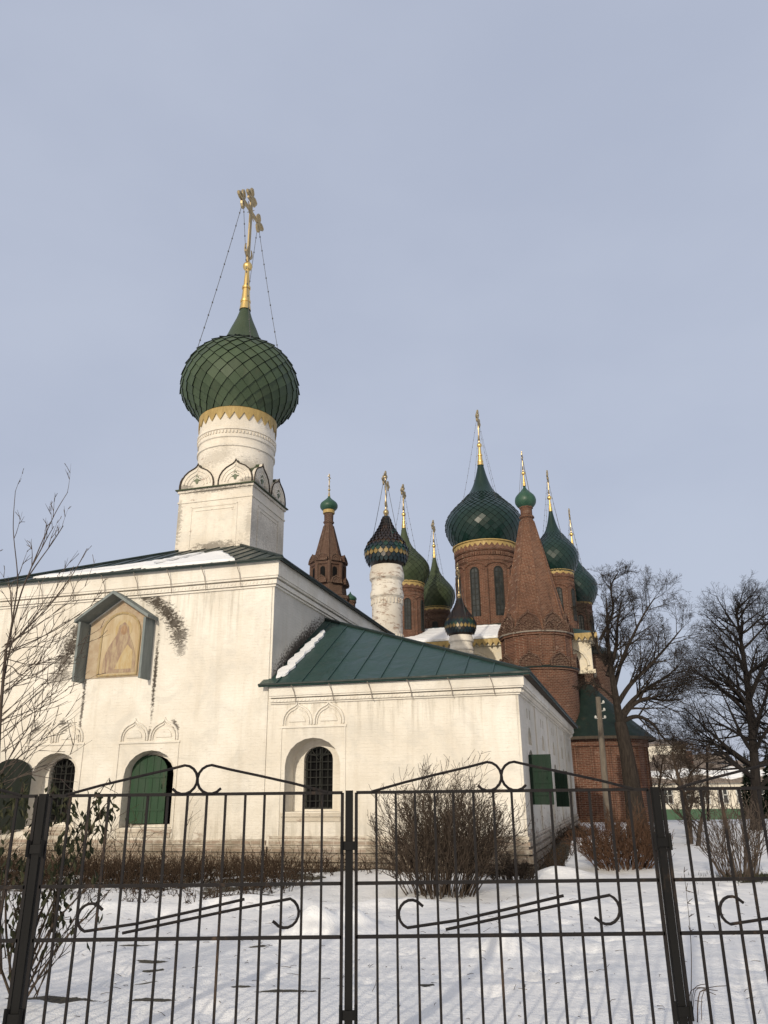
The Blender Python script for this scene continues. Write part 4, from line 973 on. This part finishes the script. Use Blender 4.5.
for k in (-3, -2, -1, 0, 1, 2):
    u0, u1 = k*PW+.050, (k+1)*PW-.050; mb = MB(); rr = .0155
    for z in (1.695, 1.102, .772, .16): mb.tube([(u0,0,z),(u1,0,z)], rr, 4)
    for u in (u0, u1): mb.tube([(u,0,.16),(u,0,1.695)], rr, 4)
    pn = mb.build('panel', M['iron'], fe)
    nb = 14
    for i in range(1, nb+1):
        u = u0+(u1-u0)*i/(nb+1)+frn.uniform(-.004,.004); mb = MB(); mb.tube([(u+frn.uniform(-.004,.004),.006,.10),(u+frn.uniform(-.004,.004),.006+frn.uniform(-.004,.004),.9),(u+frn.uniform(-.003,.003),.006,1.69)], .0115, 4); mb.build('bar', M['iron'], pn)
    um = (k+.5)*PW
    for s in (-1, 1):
        c = um+s*.098; pts = [(um+s*(PW/2-.16),-.012,1.70)]
        for f in (.3, .6, .85): pts.append((um+s*(PW/2-.16)*(1-f)+s*.12*f, -.012, 1.70+.185*f**.9))
        for a in range(90, 322, 21): t = math.radians(a); pts.append((c+s*.098*math.cos(t), -.012, 1.796+.098*math.sin(t)))
        mb = MB(); mb.tube(pts, .0105, 6); mb.build('crest_scroll', M['iron'], pn)
    b0 = k*PW
    pts = [(b0+.51,-.014,.955)]
    for a in range(40, 271, 21): t = math.radians(a); pts.append((b0+.43+.088*math.cos(t), -.014, .908+.088*math.sin(t)))
    pts += [(b0+.75,-.014,.868),(b0+1.10,-.014,.935),(b0+1.48,-.014,1.012)]
    mb = MB(); mb.tube(pts, .0105, 6); mb.build('scroll', M['iron'], pn)
    pts = [(b0+1.68,-.014,.875)]
    for a in range(-140, 91, 21): t = math.radians(a); pts.append((b0+1.765+.092*math.cos(t), -.014, .925+.092*math.sin(t)))
    pts += [(b0+1.45,-.014,.955),(b0+1.08,-.014,.888),(b0+.66,-.014,.812)]
    mb = MB(); mb.tube(pts, .0105, 6); mb.build('scroll', M['iron'], pn)

# ------------------------------------------------------------------ vegetation
def grow(mb, p, d, L, r, lev, R_, cfg):
    """a branch with side shoots; cfg: per level (segments, children, length ratio, spread)"""
    seg, kids, ratio, spread, up, wob = cfg[lev]
    pts = [p.copy()]; rad = [r]; dirs = []
    last = lev == len(cfg)-1
    q = p.copy(); dd = d.normalized()
    for i in range(seg):
        dd = (dd + Vector((R_.gauss(0,wob), R_.gauss(0,wob), R_.gauss(0,wob)+up))).normalized()
        q = q + dd*(L/seg); pts.append(q.copy()); dirs.append(dd.copy()); rad.append(max(.0035 if last else r*.25, r*(1-.8*(i+1)/seg)))
    mb.tube(pts, rad, 3 if lev >= 2 else (5 if lev else 7), cap=lev < 1)
    if last: return
    for k in range(kids):
        f = .22+.78*(k+R_.random())/kids; i = min(seg-1, int(f*seg)); b = pts[i].lerp(pts[i+1], f*seg-i)
        ax = dirs[i].orthogonal().normalized(); ax.rotate(Matrix.Rotation(R_.uniform(0, 2*PI), 3, dirs[i]))
        nd = (dirs[i]*math.cos(spread) + ax*math.sin(spread)).normalized()
        grow(mb, b, nd, L*ratio*(1.15-.6*f)*R_.uniform(.7,1.25), max(.005, rad[i]*.55), lev+1, R_, cfg)
def skeleton(mb, pts, radii, R_, cfg, kids, Lk, spread=1.0, f0=.25, up=.1, sides=8):
    pts = catmull(pts, 5); n_ = len(pts)
    rad = [radii[0]+(radii[1]-radii[0])*(i/(n_-1))**.8 for i in range(n_)]
    mb.tube(pts, rad, sides)
    for k in range(kids):
        f = f0+(1-f0)*(k+R_.random())/kids; i = min(n_-2, int(f*(n_-1))); b = pts[i].lerp(pts[i+1], R_.random()); t = (pts[i+1]-pts[i]).normalized()
        ax = t.orthogonal().normalized(); ax.rotate(Matrix.Rotation(R_.uniform(0, 2*PI), 3, t))
        nd = (t*math.cos(spread)+ax*math.sin(spread)+Vector((0,0,up))).normalized()
        grow(mb, b, nd, Lk*(1.15-.5*f)*R_.uniform(.65,1.25), min(max(.012, rad[i]*.5), rad[i]*.8), 0, R_, cfg)
CFG = [(6,8,.60,.72,.012,.05),(5,6,.56,.75,.015,.07),(3,4,.6,.75,.015,.10),(2,0,0,0,.0,.14)]
def tree_pts(px, Y, jit, R_):
    return [at(a, b, Y) + Vector((0, R_.uniform(-jit, jit), 0)) for a, b in px]
# pollarded lime behind the white wing
R_ = random.Random(21); YT = 32.6
t = empty('bare_tree', at(637, 836, YT)); t.location.z = gh(t.location.x, YT) ; tag(t, 'tall bare tree with thick forked trunk beside the brick apse', 'tree', 'bare trees east of the churches')
def relmesh(mb, root):
    mb.v = [v-Vector(root.location) for v in mb.v]
mb = MB(); trunk = tree_pts([(640,850),(636,815),(631,780),(626,750),(620,722)], YT, .0, R_); mb.tube(catmull(trunk, 4), [.50,.47,.44,.41,.39,.37,.35,.34,.33,.32,.30,.29,.28,.27,.26,.25,.23][:17], 12)
relmesh(mb, t); mb.build('trunk', M['bark_grey'], t, 60)
mb = MB(); J = 1.6
for px, r0, kids, Lk in (([(620,722),(611,685),(604,655),(600,630),(597,606)], .18, 13, 1.15), ([(620,722),(632,706),(648,698),(668,700),(686,698)], .13, 14, 1.9), ([(619,718),(634,700),(652,686),(672,674),(688,660)], .13, 15, 2.0),
        ([(617,705),(628,686),(645,668),(660,650),(672,634)], .12, 15, 2.0), ([(613,692),(619,664),(628,640),(638,618),(646,604)], .11, 14, 1.8), ([(621,722),(638,716),(655,722),(668,736),(684,748)], .11, 13, 1.6),
        ([(608,676),(616,648),(618,622),(622,600)], .12, 14, 1.4), ([(606,665),(598,645),(592,622),(589,606)], .08, 8, .9), ([(615,700),(604,690),(594,684),(584,682)], .06, 6, .9), ([(600,640),(610,615),(606,592),(610,580)], .08, 12, 1.2)):
    P_ = tree_pts(px, YT, 0, R_)
    s = R_.uniform(-J, J)
    for i, p in enumerate(P_): p.y += s*i/len(P_)*1.2
    skeleton(mb, P_, (r0, .02), R_, CFG, kids, Lk*.92, .72, .2, .04)
relmesh(mb, t); mb.build('crown', M['bark_grey'], t, normals=False)
# tall dark trees on the right
def tall_tree(px, Y, r0, Lk, kids, seed, label, top=.03, mat_='bark_dark', cfg=CFG, spread=1.05, forks=()):
    R_ = random.Random(seed); P_ = [at(a, b, Y) for a, b in px]; P_[0].z = gh(P_[0].x, Y)-.2
    t = empty('bare_tree', P_[0]); tag(t, label, 'tree', 'bare trees east of the churches')
    mb = MB(); n_ = len(P_); tr = catmull(P_, 5); mb.tube(tr, [r0+(top-r0)*(i/(len(tr)-1))**.75 for i in range(len(tr))], 9); relmesh(mb, t); mb.build('trunk', M[mat_], t, 60)
    mb = MB()
    for fx in forks: skeleton(mb, [at(a, b, Y)+Vector((0,R_.uniform(-.8,.8)*i,0)) for i, (a, b) in enumerate(fx)], (r0*.42, .02), R_, cfg, 14, Lk*.65, .7, .2, .08, 6)
    for k in range(kids):
        f = .22+.78*(k+R_.random())/kids; i = min(len(tr)-2, int(f*(len(tr)-1))); b = tr[i]; a = R_.uniform(0, 2*PI); el = R_.uniform(.35,.95)
        grow(mb, b, Vector((math.cos(a)*math.cos(el), math.sin(a)*math.cos(el), math.sin(el))), Lk*(1.2-.75*f)*R_.uniform(.7,1.2), max(.02, r0*.42*(1-.7*f)), 0, R_, cfg)
    relmesh(mb, t); mb.build('crown', M[mat_], t, normals=False); return t
tall_tree([(758,845),(756,790),(752,730),(746,675),(740,635),(735,606)], 35.5, .30, 3.7, 40, 31, 'tall dark bare tree with straight trunk near right edge', forks=([(752,730),(740,705),(725,685),(712,672)],[(749,700),(760,670),(768,640),(775,612)],[(755,770),(738,752),(722,742),(706,735)]))
tall_tree([(806,845),(803,780),(800,720),(795,660),(792,600)], 39, .32, 3.8, 36, 32, 'bare tree half cut off by the right edge of the view')
tall_tree([(690,848),(688,815),(682,790),(676,768),(672,752)], 27.2, .12, 1.1, 16, 33, 'small pruned tree with pale trunk and bushy crown of brown twigs', mat_='twig_grey', cfg=[(4,8,.6,.7,.08,.12),(3,7,.6,.7,.05,.15),(2,4,.5,.7,0,.2),(2,0,0,0,0,.2)], forks=([(688,815),(696,795),(700,775),(698,758)],))
tall_tree([(697,850),(700,828),(704,806),(700,788)], 26.0, .085, .9, 12, 34, 'short leaning sapling trunk beside the pruned tree', mat_='bark_grey', cfg=[(4,6,.6,.7,.08,.12),(3,5,.6,.7,.05,.15),(2,0,0,0,0,.2)])
tall_tree([(655,835),(657,805),(660,780),(663,756)], 48, .15, 1.7, 13, 35, 'far brown bare tree standing left of the low house', mat_='twig_grey', cfg=[(4,8,.6,.7,.08,.12),(3,7,.6,.7,.05,.15),(2,4,.5,.7,0,.2),(2,0,0,0,0,.2)])

def bush(name, label, px, Y, hw, h, stems, seed, matn, cfg, group='bare bushes round the white church', up=.06, cat='bush', lean=.55, r0=.011, depth=.8):
    R_ = random.Random(seed); c = at(px, 860, Y); c.z = gh(c.x, Y)-.05; mb = MB()
    for k in range(stems):
        a = R_.uniform(0, 2*PI); rr = math.sqrt(R_.random()); b = Vector((math.cos(a)*hw*.45*rr, math.sin(a)*hw*.45*rr*depth, 0))
        d = Vector((math.cos(a)*lean*rr+R_.gauss(0,.12), math.sin(a)*lean*rr*depth+R_.gauss(0,.12), 1)).normalized()
        grow(mb, b, d, h*R_.uniform(.55,1.02)*(1.05-.35*rr), r0*R_.uniform(.7,1.2), 0, R_, cfg)
    o = mb.build(name, M[matn], loc=c, normals=False); return tag(o, label, cat, group)
BC1 = [(6,9,.42,.55,.05,.09),(4,5,.55,.6,.06,.13),(2,0,0,0,.04,.2)]
bush('bare_bush', 'large round leafless grey-brown bush in front of the white wing', 441, 15.2, 1.35, 2.15, 120, 41, 'twig_grey', BC1, lean=.62)
bush('bare_bush', 'reddish brown leafless bush near the far end of the side wall', 624, 18.9, 1.3, 1.35, 130, 42, 'twig_red', BC1, lean=.95)
bush('bare_bush', 'thin-stemmed upright leafless shrub on the bare earth at right', 737, 16.6, .75, 1.95, 48, 43, 'twig_mid', [(6,6,.42,.45,.05,.09),(4,3,.5,.5,.06,.13),(2,0,0,0,.04,.2)], lean=.5, r0=.013)
bush('bare_bush', 'low brown brush patch at the foot of the wing corner', 512, 17.2, .8, .55, 60, 44, 'twig_grey', BC1, lean=.8)
# dry weeds along the foot of the facade
R_ = random.Random(51); mb = MB()
WC = [(4,4,.5,.6,.02,.16),(2,0,0,0,.0,.25)]
for k in range(4300):
    if k < 2300: u, v, h = R_.uniform(-10, 2.6), -R_.uniform(1.7, 4.9), R_.uniform(.22, .60)
    elif k < 2750: u, v, h = R_.uniform(-9.5, 5.8), -R_.uniform(.25, 1.7), R_.uniform(.15, .45)
    else: u, v, h = R_.uniform(-9, 2.2), -R_.uniform(4.5, 6.5), R_.uniform(.06, .26)
    if k >= 2750 and noise.noise((u*1.3, v*1.6, 7.)) < .0: continue
    if k < 2300 and noise.noise((u*.9, v*.5, 3.)) < -.22: continue
    if k < 2750 and -6.5 < u < -1.4 and R_.random() < .05: h = R_.uniform(.9, 1.7)
    p = W(u, v); p.z = gh(p.x, p.y)-.03; sdv = .34 if h > .25 else .8
    grow(mb, p, Vector((R_.gauss(0,sdv), R_.gauss(0,sdv), 1)).normalized(), h, .008, 0, R_, WC)
o = mb.build('dry_weeds', M['weed'], normals=False); tag(o, 'brown dry weeds and brush matted along the foot of the white facade', 'weeds', kind='stuff')
R_ = random.Random(52); mb = MB()
for k in range(420):
    y = R_.uniform(-.5, 17); p = W(annex_x(y)+R_.uniform(.1,.75), y); p.z = gh(p.x, p.y)-.02; grow(mb, p, Vector((R_.gauss(0,.4), R_.gauss(0,.4), 1)), R_.uniform(.15,.4), .006, 0, R_, WC)
o = mb.build('dry_grass', M['weed'], normals=False); tag(o, 'dry grass strip along the foot of the shaded side wall', 'grass', kind='stuff')
R_ = random.Random(53); mb = MB()
for k in range(1500):
    bx, by, sx, sy = BARE[R_.choice([10,10,10,11,11,12])]; x, y = R_.gauss(bx, sx*.55), R_.gauss(by, sy*.55); p = Vector((x, y, gh(x, y)-.01)); mb.tube([p, p+Vector((R_.gauss(0,.03),R_.gauss(0,.03),R_.uniform(.04,.12)))], [.005,.002], 3, False)
o = mb.build('grass', M['leaf'], normals=False); tag(o, 'short dark grass on the thawed patch at right', 'grass', kind='stuff')
R_ = random.Random(55); mb = MB()
for k in range(420):
    x, y = R_.uniform(-5, 7), R_.uniform(6.6, 15)**1.0; p = Vector((x, y, gh(x, y)+.004)); d = Vector((R_.gauss(0,1), R_.gauss(0,1), R_.gauss(.05,.12))).normalized()*R_.uniform(.02,.13); mb.tube([p, p+d*.5+Vector((R_.gauss(0,.008),R_.gauss(0,.008),.006)), p+d], [.003,.0026,.0016], 3)
o = mb.build('twig_litter', M['twig_mid'], normals=False); tag(o, 'broken twigs and bits of litter scattered on the snow', 'litter', kind='stuff')
# young sapling at the left, near the fence
R_ = random.Random(61); YS = 9.0
root = at(2, 965, YS); root.z = gh(root.x, YS)-.05
sp = empty('sapling', root); tag(sp, 'young leafless sapling with long thin shoots at the left edge', 'tree')
mb = MB(); tr = catmull([root]+[at(a, b, YS) for a, b in ((-2,880),(-3,800),(0,720),(6,650))], 5); mb.tube(tr, [.028-.012*i/(len(tr)-1) for i in range(len(tr))], 7); relmesh(mb, sp); mb.build('trunk', M['twig_mid'], sp, 60)
mb = MB(); SCFG = [(5,2,.5,.5,.07,.05),(3,1,.5,.5,.06,.08),(2,0,0,0,.05,.1)]
for k, (px, r0) in enumerate((([(6,650),(20,597),(30,571),(43,540),(56,512),(68,492)], .014), ([(9,640),(18,590),(19,571),(16,530),(19,494)], .013), ([(26,580),(38,560),(50,541),(60,523)], .011), ([(32,566),(46,550),(55,543),(65,535)], .010),
        ([(7,648),(35,623),(54,606),(77,578),(93,553)], .013), ([(6,652),(30,640),(55,625),(80,605),(95,593)], .010), ([(0,700),(-10,650),(-14,600),(-8,540)], .014), ([(2,690),(8,640),(6,600),(0,575)], .010),
        ([(5,655),(20,651),(38,650),(62,652)], .008), ([(4,658),(24,663),(40,660),(70,660)], .007), ([(3,665),(16,668),(30,678),(50,678)], .008))):
    P_ = [at(a, b, YS) for a, b in px]; s = R_.uniform(-.5,.5)
    for i, p in enumerate(P_): p.y += s*i/len(P_)
    skeleton(mb, P_, (r0*.85, .0035), R_, SCFG, 3, .45, .45, .3, .25, 5)
for k in range(46):
    a0 = R_.uniform(640, 800); b = at(R_.uniform(-4,6), a0, YS); grow(mb, b, Vector((R_.uniform(.25,1), R_.uniform(-.6,.6), R_.uniform(.2,.75))), R_.uniform(.6,1.35), .0055, 0, R_, SCFG)
relmesh(mb, sp); mb.build('crown', M['twig_mid'], sp, normals=False)
# leafy shrub with withered hanging leaves
R_ = random.Random(62); YL = 7.6
root = at(20, 1000, YL); root.z = gh(root.x, YL)-.05; ls = empty('leafy_shrub', root); tag(ls, 'shrub with withered dark green leaves hanging behind the left fence post', 'shrub')
st = MB(); lf = MB()
def leaf(mb, p, d, L, wd):
    d = d.normalized(); s = d.orthogonal().normalized(); s.rotate(Matrix.Rotation(R_.uniform(0,2*PI),3,d)); n = d.cross(s)
    a, b, c = p, p+d*L*.5+s*wd+n*wd*.35, p+d*L+n*R_.uniform(-.3,.3)*L; e = p+d*L*.5-s*wd+n*wd*.35; m_ = p+d*L*.5-n*wd*.2
    mb.poly([a,b,m_]); mb.poly([b,c,m_]); mb.poly([a,m_,e]); mb.poly([m_,c,e])
for px, dens in (([(20,1000),(35,930),(60,870),(85,820),(104,786)], 1.), ([(20,1000),(45,920),(75,860),(98,815),(110,800)], .8), ([(18,1000),(20,920),(30,860),(42,815),(55,790)], 1.5), ([(15,1000),(6,930),(8,860),(16,810),(24,785)], .9), ([(12,1000),(-10,930),(-14,860),(-10,800),(-4,770)], 1.2), ([(22,1000),(48,940),(58,890),(66,840),(70,800)], 1.3), ([(14,1000),(10,960),(24,900),(34,850)], .9), ([(25,1000),(60,945),(88,915),(110,890)], .15), ([(20,990),(50,930),(80,895),(98,876)], .12)):
    yy = YL+R_.uniform(-.5,.5)
    P_ = catmull([at(a, b, YL+(yy-YL)*i/4) for i, (a, b) in enumerate(px)], 6); n_ = len(P_); st.tube(P_, [.012-.008*i/(n_-1) for i in range(n_)], 5)
    for k in range(int(80*dens)):
        i = R_.randint(n_//3, n_-1); tw_ = Vector((R_.gauss(0,.06), R_.gauss(0,.06), R_.gauss(-.03,.06)))
        if R_.random() < .35: st.tube([P_[i], P_[i]+tw_], [.004,.002], 3, False)
        leaf(lf, P_[i]+tw_, Vector((R_.gauss(0,.45), R_.gauss(0,.45), -1)), R_.uniform(.055,.12), R_.uniform(.014,.027))
for k in range(18):
    b = at(R_.uniform(5,40), R_.uniform(930,1000), YL); grow(st, b, Vector((R_.uniform(-.5,1), R_.uniform(-.4,.4), .8)), R_.uniform(.4,.8), .006, 0, R_, SCFG)
relmesh(st, ls); relmesh(lf, ls); st.build('stems', M['twig_grey'], ls, normals=False); lf.build('leaves', M['leaf'], ls, normals=False)
# tall dry grass stalk right of the right-hand post
R_ = random.Random(63); b = at(683, 960, 6.9); b.z = gh(b.x, 6.9); mb = MB(); tip = at(684, 872, 6.9); pts = catmull([b, b.lerp(tip, .5)+Vector((.03,0,0)), tip], 6); mb.tube(pts, [.004-.0025*i/(len(pts)-1) for i in range(len(pts))], 4)
for i in range(7, len(pts)):
    for q in range(3): mb.tube([pts[i], pts[i]+Vector((R_.uniform(.0,.06),R_.gauss(0,.02),R_.uniform(-.02,.05)))], [.004,.002], 3)
for q in range(6): p = b+Vector((R_.gauss(0,.05),R_.gauss(0,.05),0)); mb.tube(catmull([p, p+Vector((.05,0,.2)), p+Vector((.18+R_.gauss(0,.05),0,.16+R_.uniform(0,.15)))], 4), [.003]*8+[.002], 3)
mb.v = [v-b for v in mb.v]; o = mb.build('dry_grass_stalk', M['weed'], loc=b, normals=False); tag(o, 'single dry seed-headed grass stalk beside the right fence post', 'grass')

# ------------------------------------------------------------------ poles, far house, far flats
def pole(name, px, ytop, Y, r, label, matn, iso=False):
    a = at(px[0], 830, Y); a.z = gh(a.x, Y)-.2; b = at(px[1], ytop, Y); e = empty(name, a); tag(e, label, 'pole', 'poles right of the white church')
    mb = MB(); mb.tube([Vector((0,0,0)), b-a], [r, r*.72], 8); mb.build('shaft', M[matn], e, 50)
    if iso:
        for k, (dz, s) in enumerate(((-.25,1),(-.6,1),(-.95,-1),(-.95,1))):
            mb = MB(); p = (b-a)+Vector((s*.22,-.05,dz)); mb.lathe([(.02,-.06),(.055,-.04),(.06,.03),(.03,.08),(.0,.09)], 10); mb.v = [v+p for v in mb.v]; mb.tube([(b-a)+Vector((0,-.05,dz-.06)), p+Vector((0,0,-.05))], .015, 5); mb.build('insulator', M['porcelain'], e)
    return e
pole('utility_pole', (609,598), 697, 38, .17, 'weathered grey utility pole with white insulators in front of the brick apse', 'concrete', True)
pole('utility_pole', (709,707), 750, 46, .085, 'thin dark pole standing in front of the low house', 'iron_post')
a = at(707, 762, 46); b = at(800, 760, 60); mb = MB(); pts = []
for k in range(13): t = k/12; p = a.lerp(b, t); p.z -= .25*4*t*(1-t); pts.append(p)
mb.tube(pts, .03, 4); o = mb.build('power_line', M['wire'], normals=False); tag(o, 'dark cable running right from the thin pole', 'cable')

HY = 88; hc = at(716, 815, HY); hc.z = -1.95; ho = empty('low_house', hc, -.10); tag(ho, 'low pale house with small windows and snowy roof beyond the trees', 'house')
mb = MB(); mb.box(-9, 8, 0, 8, -.5, 4.2); mb.build('wall', M['rust_wall'], ho)
mb = MB(); mb.box(-9.08, 8.08, -.08, 8.08, -.5, 1.55); mb.build('plinth', M['plank'], ho)
mb = MB(); mb.slab([(-9.6,-.6,4.15),(8.6,-.6,4.15),(5.5,4,6.4),(-6.5,4,6.4)], (0,0,.12)); mb.slab([(8.6,-.6,4.15),(8.6,8.6,4.15),(5.5,4,6.4)], (0,0,.12)); mb.slab([(-9.6,-.6,4.15),(-9.6,8.6,4.15),(-6.5,4,6.4)], (0,0,.12)); rf = mb.build('roof', M['house_roof'], ho)
snow_patch(rf, [Vector((x, y, 4.29+(y+.6)*2.25/4.6)) for x, y in ((-9,-.4),(-6,.4),(-4,-.2),(-1,.9),(2,-.3),(4.5,.6),(7.8,-.4),(6.4,1.4),(3,2.4),(1,1.6),(-2,2.2),(-5,1.5),(-7.5,1.9))], Vector((0,-.44,.9)), .12, 8)
mb = MB(); mb.box(-1.4,-.7,3.2,3.9,6,7.6); mb.build('chimney', M['brick_dark'], rf)
for k in range(7):
    x = -6.6+1.9*k; mb = MB(); mb.box(x-.42, x+.42, -.02, .05, 2.15, 3.45); wn = mb.build('window', M['pane'], ho)
    mb = MB()
    for q in ((x-.55,x-.42,2.05,3.6),(x+.42,x+.55,2.05,3.6),(x-.42,x+.42,3.45,3.6),(x-.42,x+.42,2.05,2.15),(x-.04,x+.04,2.15,3.45),(x-.42,x+.42,2.9,2.97)): mb.box(q[0],q[1],-.06,.02,q[2],q[3])
    mb.build('window_frame', M['porcelain'], wn)
fc = at(664, 800, 150); fc.z = -2; fo = empty('pale_flats', fc, -.15); tag(fo, 'distant pale block of flats glimpsed behind the low house', 'building')
mb = MB(); mb.box(-9, 5, 0, 12, -1, 11.3); mb.build('wall', M['rust_wall'], fo)
mb = MB(); mb.slab([(-9.5,-.5,11.2),(5.5,-.5,11.2),(4,6,12.4),(-8,6,12.4)], (0,0,.2)); mb.build('roof', M['house_roof'], fo)
for i in range(5):
    for j in range(3): mb = MB(); x = -7.6+2.6*i; z = 2+3*j; mb.box(x-.65, x+.65, -.04, .05, z, z+1.6); mb.build('window', M['pane'], fo)
ec = at(712, 800, 120); ec.z = -2; eo = empty('brown_roofed_house', ec, .12); tag(eo, 'distant house with brown pitched roof right of the pale flats', 'house')
mb = MB(); mb.box(-6, 5, 0, 7, -1, 4.4); mb.slab([(-6,0,4.4),(-6,7,4.4),(-6,3.5,8.2)], (.2,0,0)); mb.slab([(4.8,0,4.4),(4.8,7,4.4),(4.8,3.5,8.2)], (.2,0,0)); mb.build('wall', M['rust_wall'], eo)
mb = MB(); mb.slab([(-6.5,-.6,3.8),(5.5,-.6,3.8),(5.5,3.5,8.3),(-6.5,3.5,8.3)], (0,0,.15)); mb.slab([(-6.5,7.6,3.8),(5.5,7.6,3.8),(5.5,3.5,8.3),(-6.5,3.5,8.3)], (0,0,.15)); mb.build('roof', M['house_roof'], eo)
for i in range(4): mb = MB(); x = -4.6+2.7*i; mb.box(x-.5, x+.5, -.04, .05, 1.4, 3.0); mb.build('window', M['pane'], eo)
# dark wood closing the view on the right
R_ = random.Random(71); mb = MB()
for k in range(1100):
    x = R_.uniform(-160, 190); y = R_.uniform(175, 260); h = R_.uniform(7, 13); b = Vector((x, y, -2)); mb.tube([b, b+Vector((0,0,h))], [.18,.03], 3, False)
    for q in range(14): f = R_.uniform(.25,1); a = R_.uniform(0,2*PI); p = b+Vector((0,0,h*f)); L = h*.35*(1.15-f); mb.tube([p, p+Vector((math.cos(a)*L, math.sin(a)*L, L*.7))], [.09,.03], 3, False)
o = mb.build('distant_wood', M['bark_dark'], normals=False); tag(o, 'far dark leafless wood on the horizon', 'wood', kind='stuff')
def spruce(px, Y, h, seed, label):
    R_ = random.Random(seed); c = at(px, 800, Y); c.z = gh(c.x, Y)-.2; e = empty('spruce', c); tag(e, label, 'tree', 'dark spruces at the right')
    mb = MB(); mb.tube([(0,0,0),(0,0,h)], [.16,.02], 6); mb.build('trunk', M['bark_dark'], e); mb = MB()
    for k in range(900):
        f = R_.random()**.8; a = R_.uniform(0,2*PI); L = h*.24*(1.04-f)*R_.uniform(.6,1.1); p = Vector((0,0,h*(.06+.93*f))); d = Vector((math.cos(a),math.sin(a),R_.uniform(-.45,-.05))); s = Vector((-math.sin(a),math.cos(a),0))*L*.16
        mb.poly([p, p+d*L*.6+s, p+d*L, p+d*L*.6-s]); mb.poly([p+d*L*.3, p+d*L*.7+Vector((0,0,-L*.16)), p+d*L])
    mb.build('crown', M['needle'], e, normals=False)
spruce(752, 62, 5.2, 81, 'dark spruce seen left of the tall tree trunk at right'); spruce(775, 58, 5.6, 82, 'dark spruce at the right edge of the view')
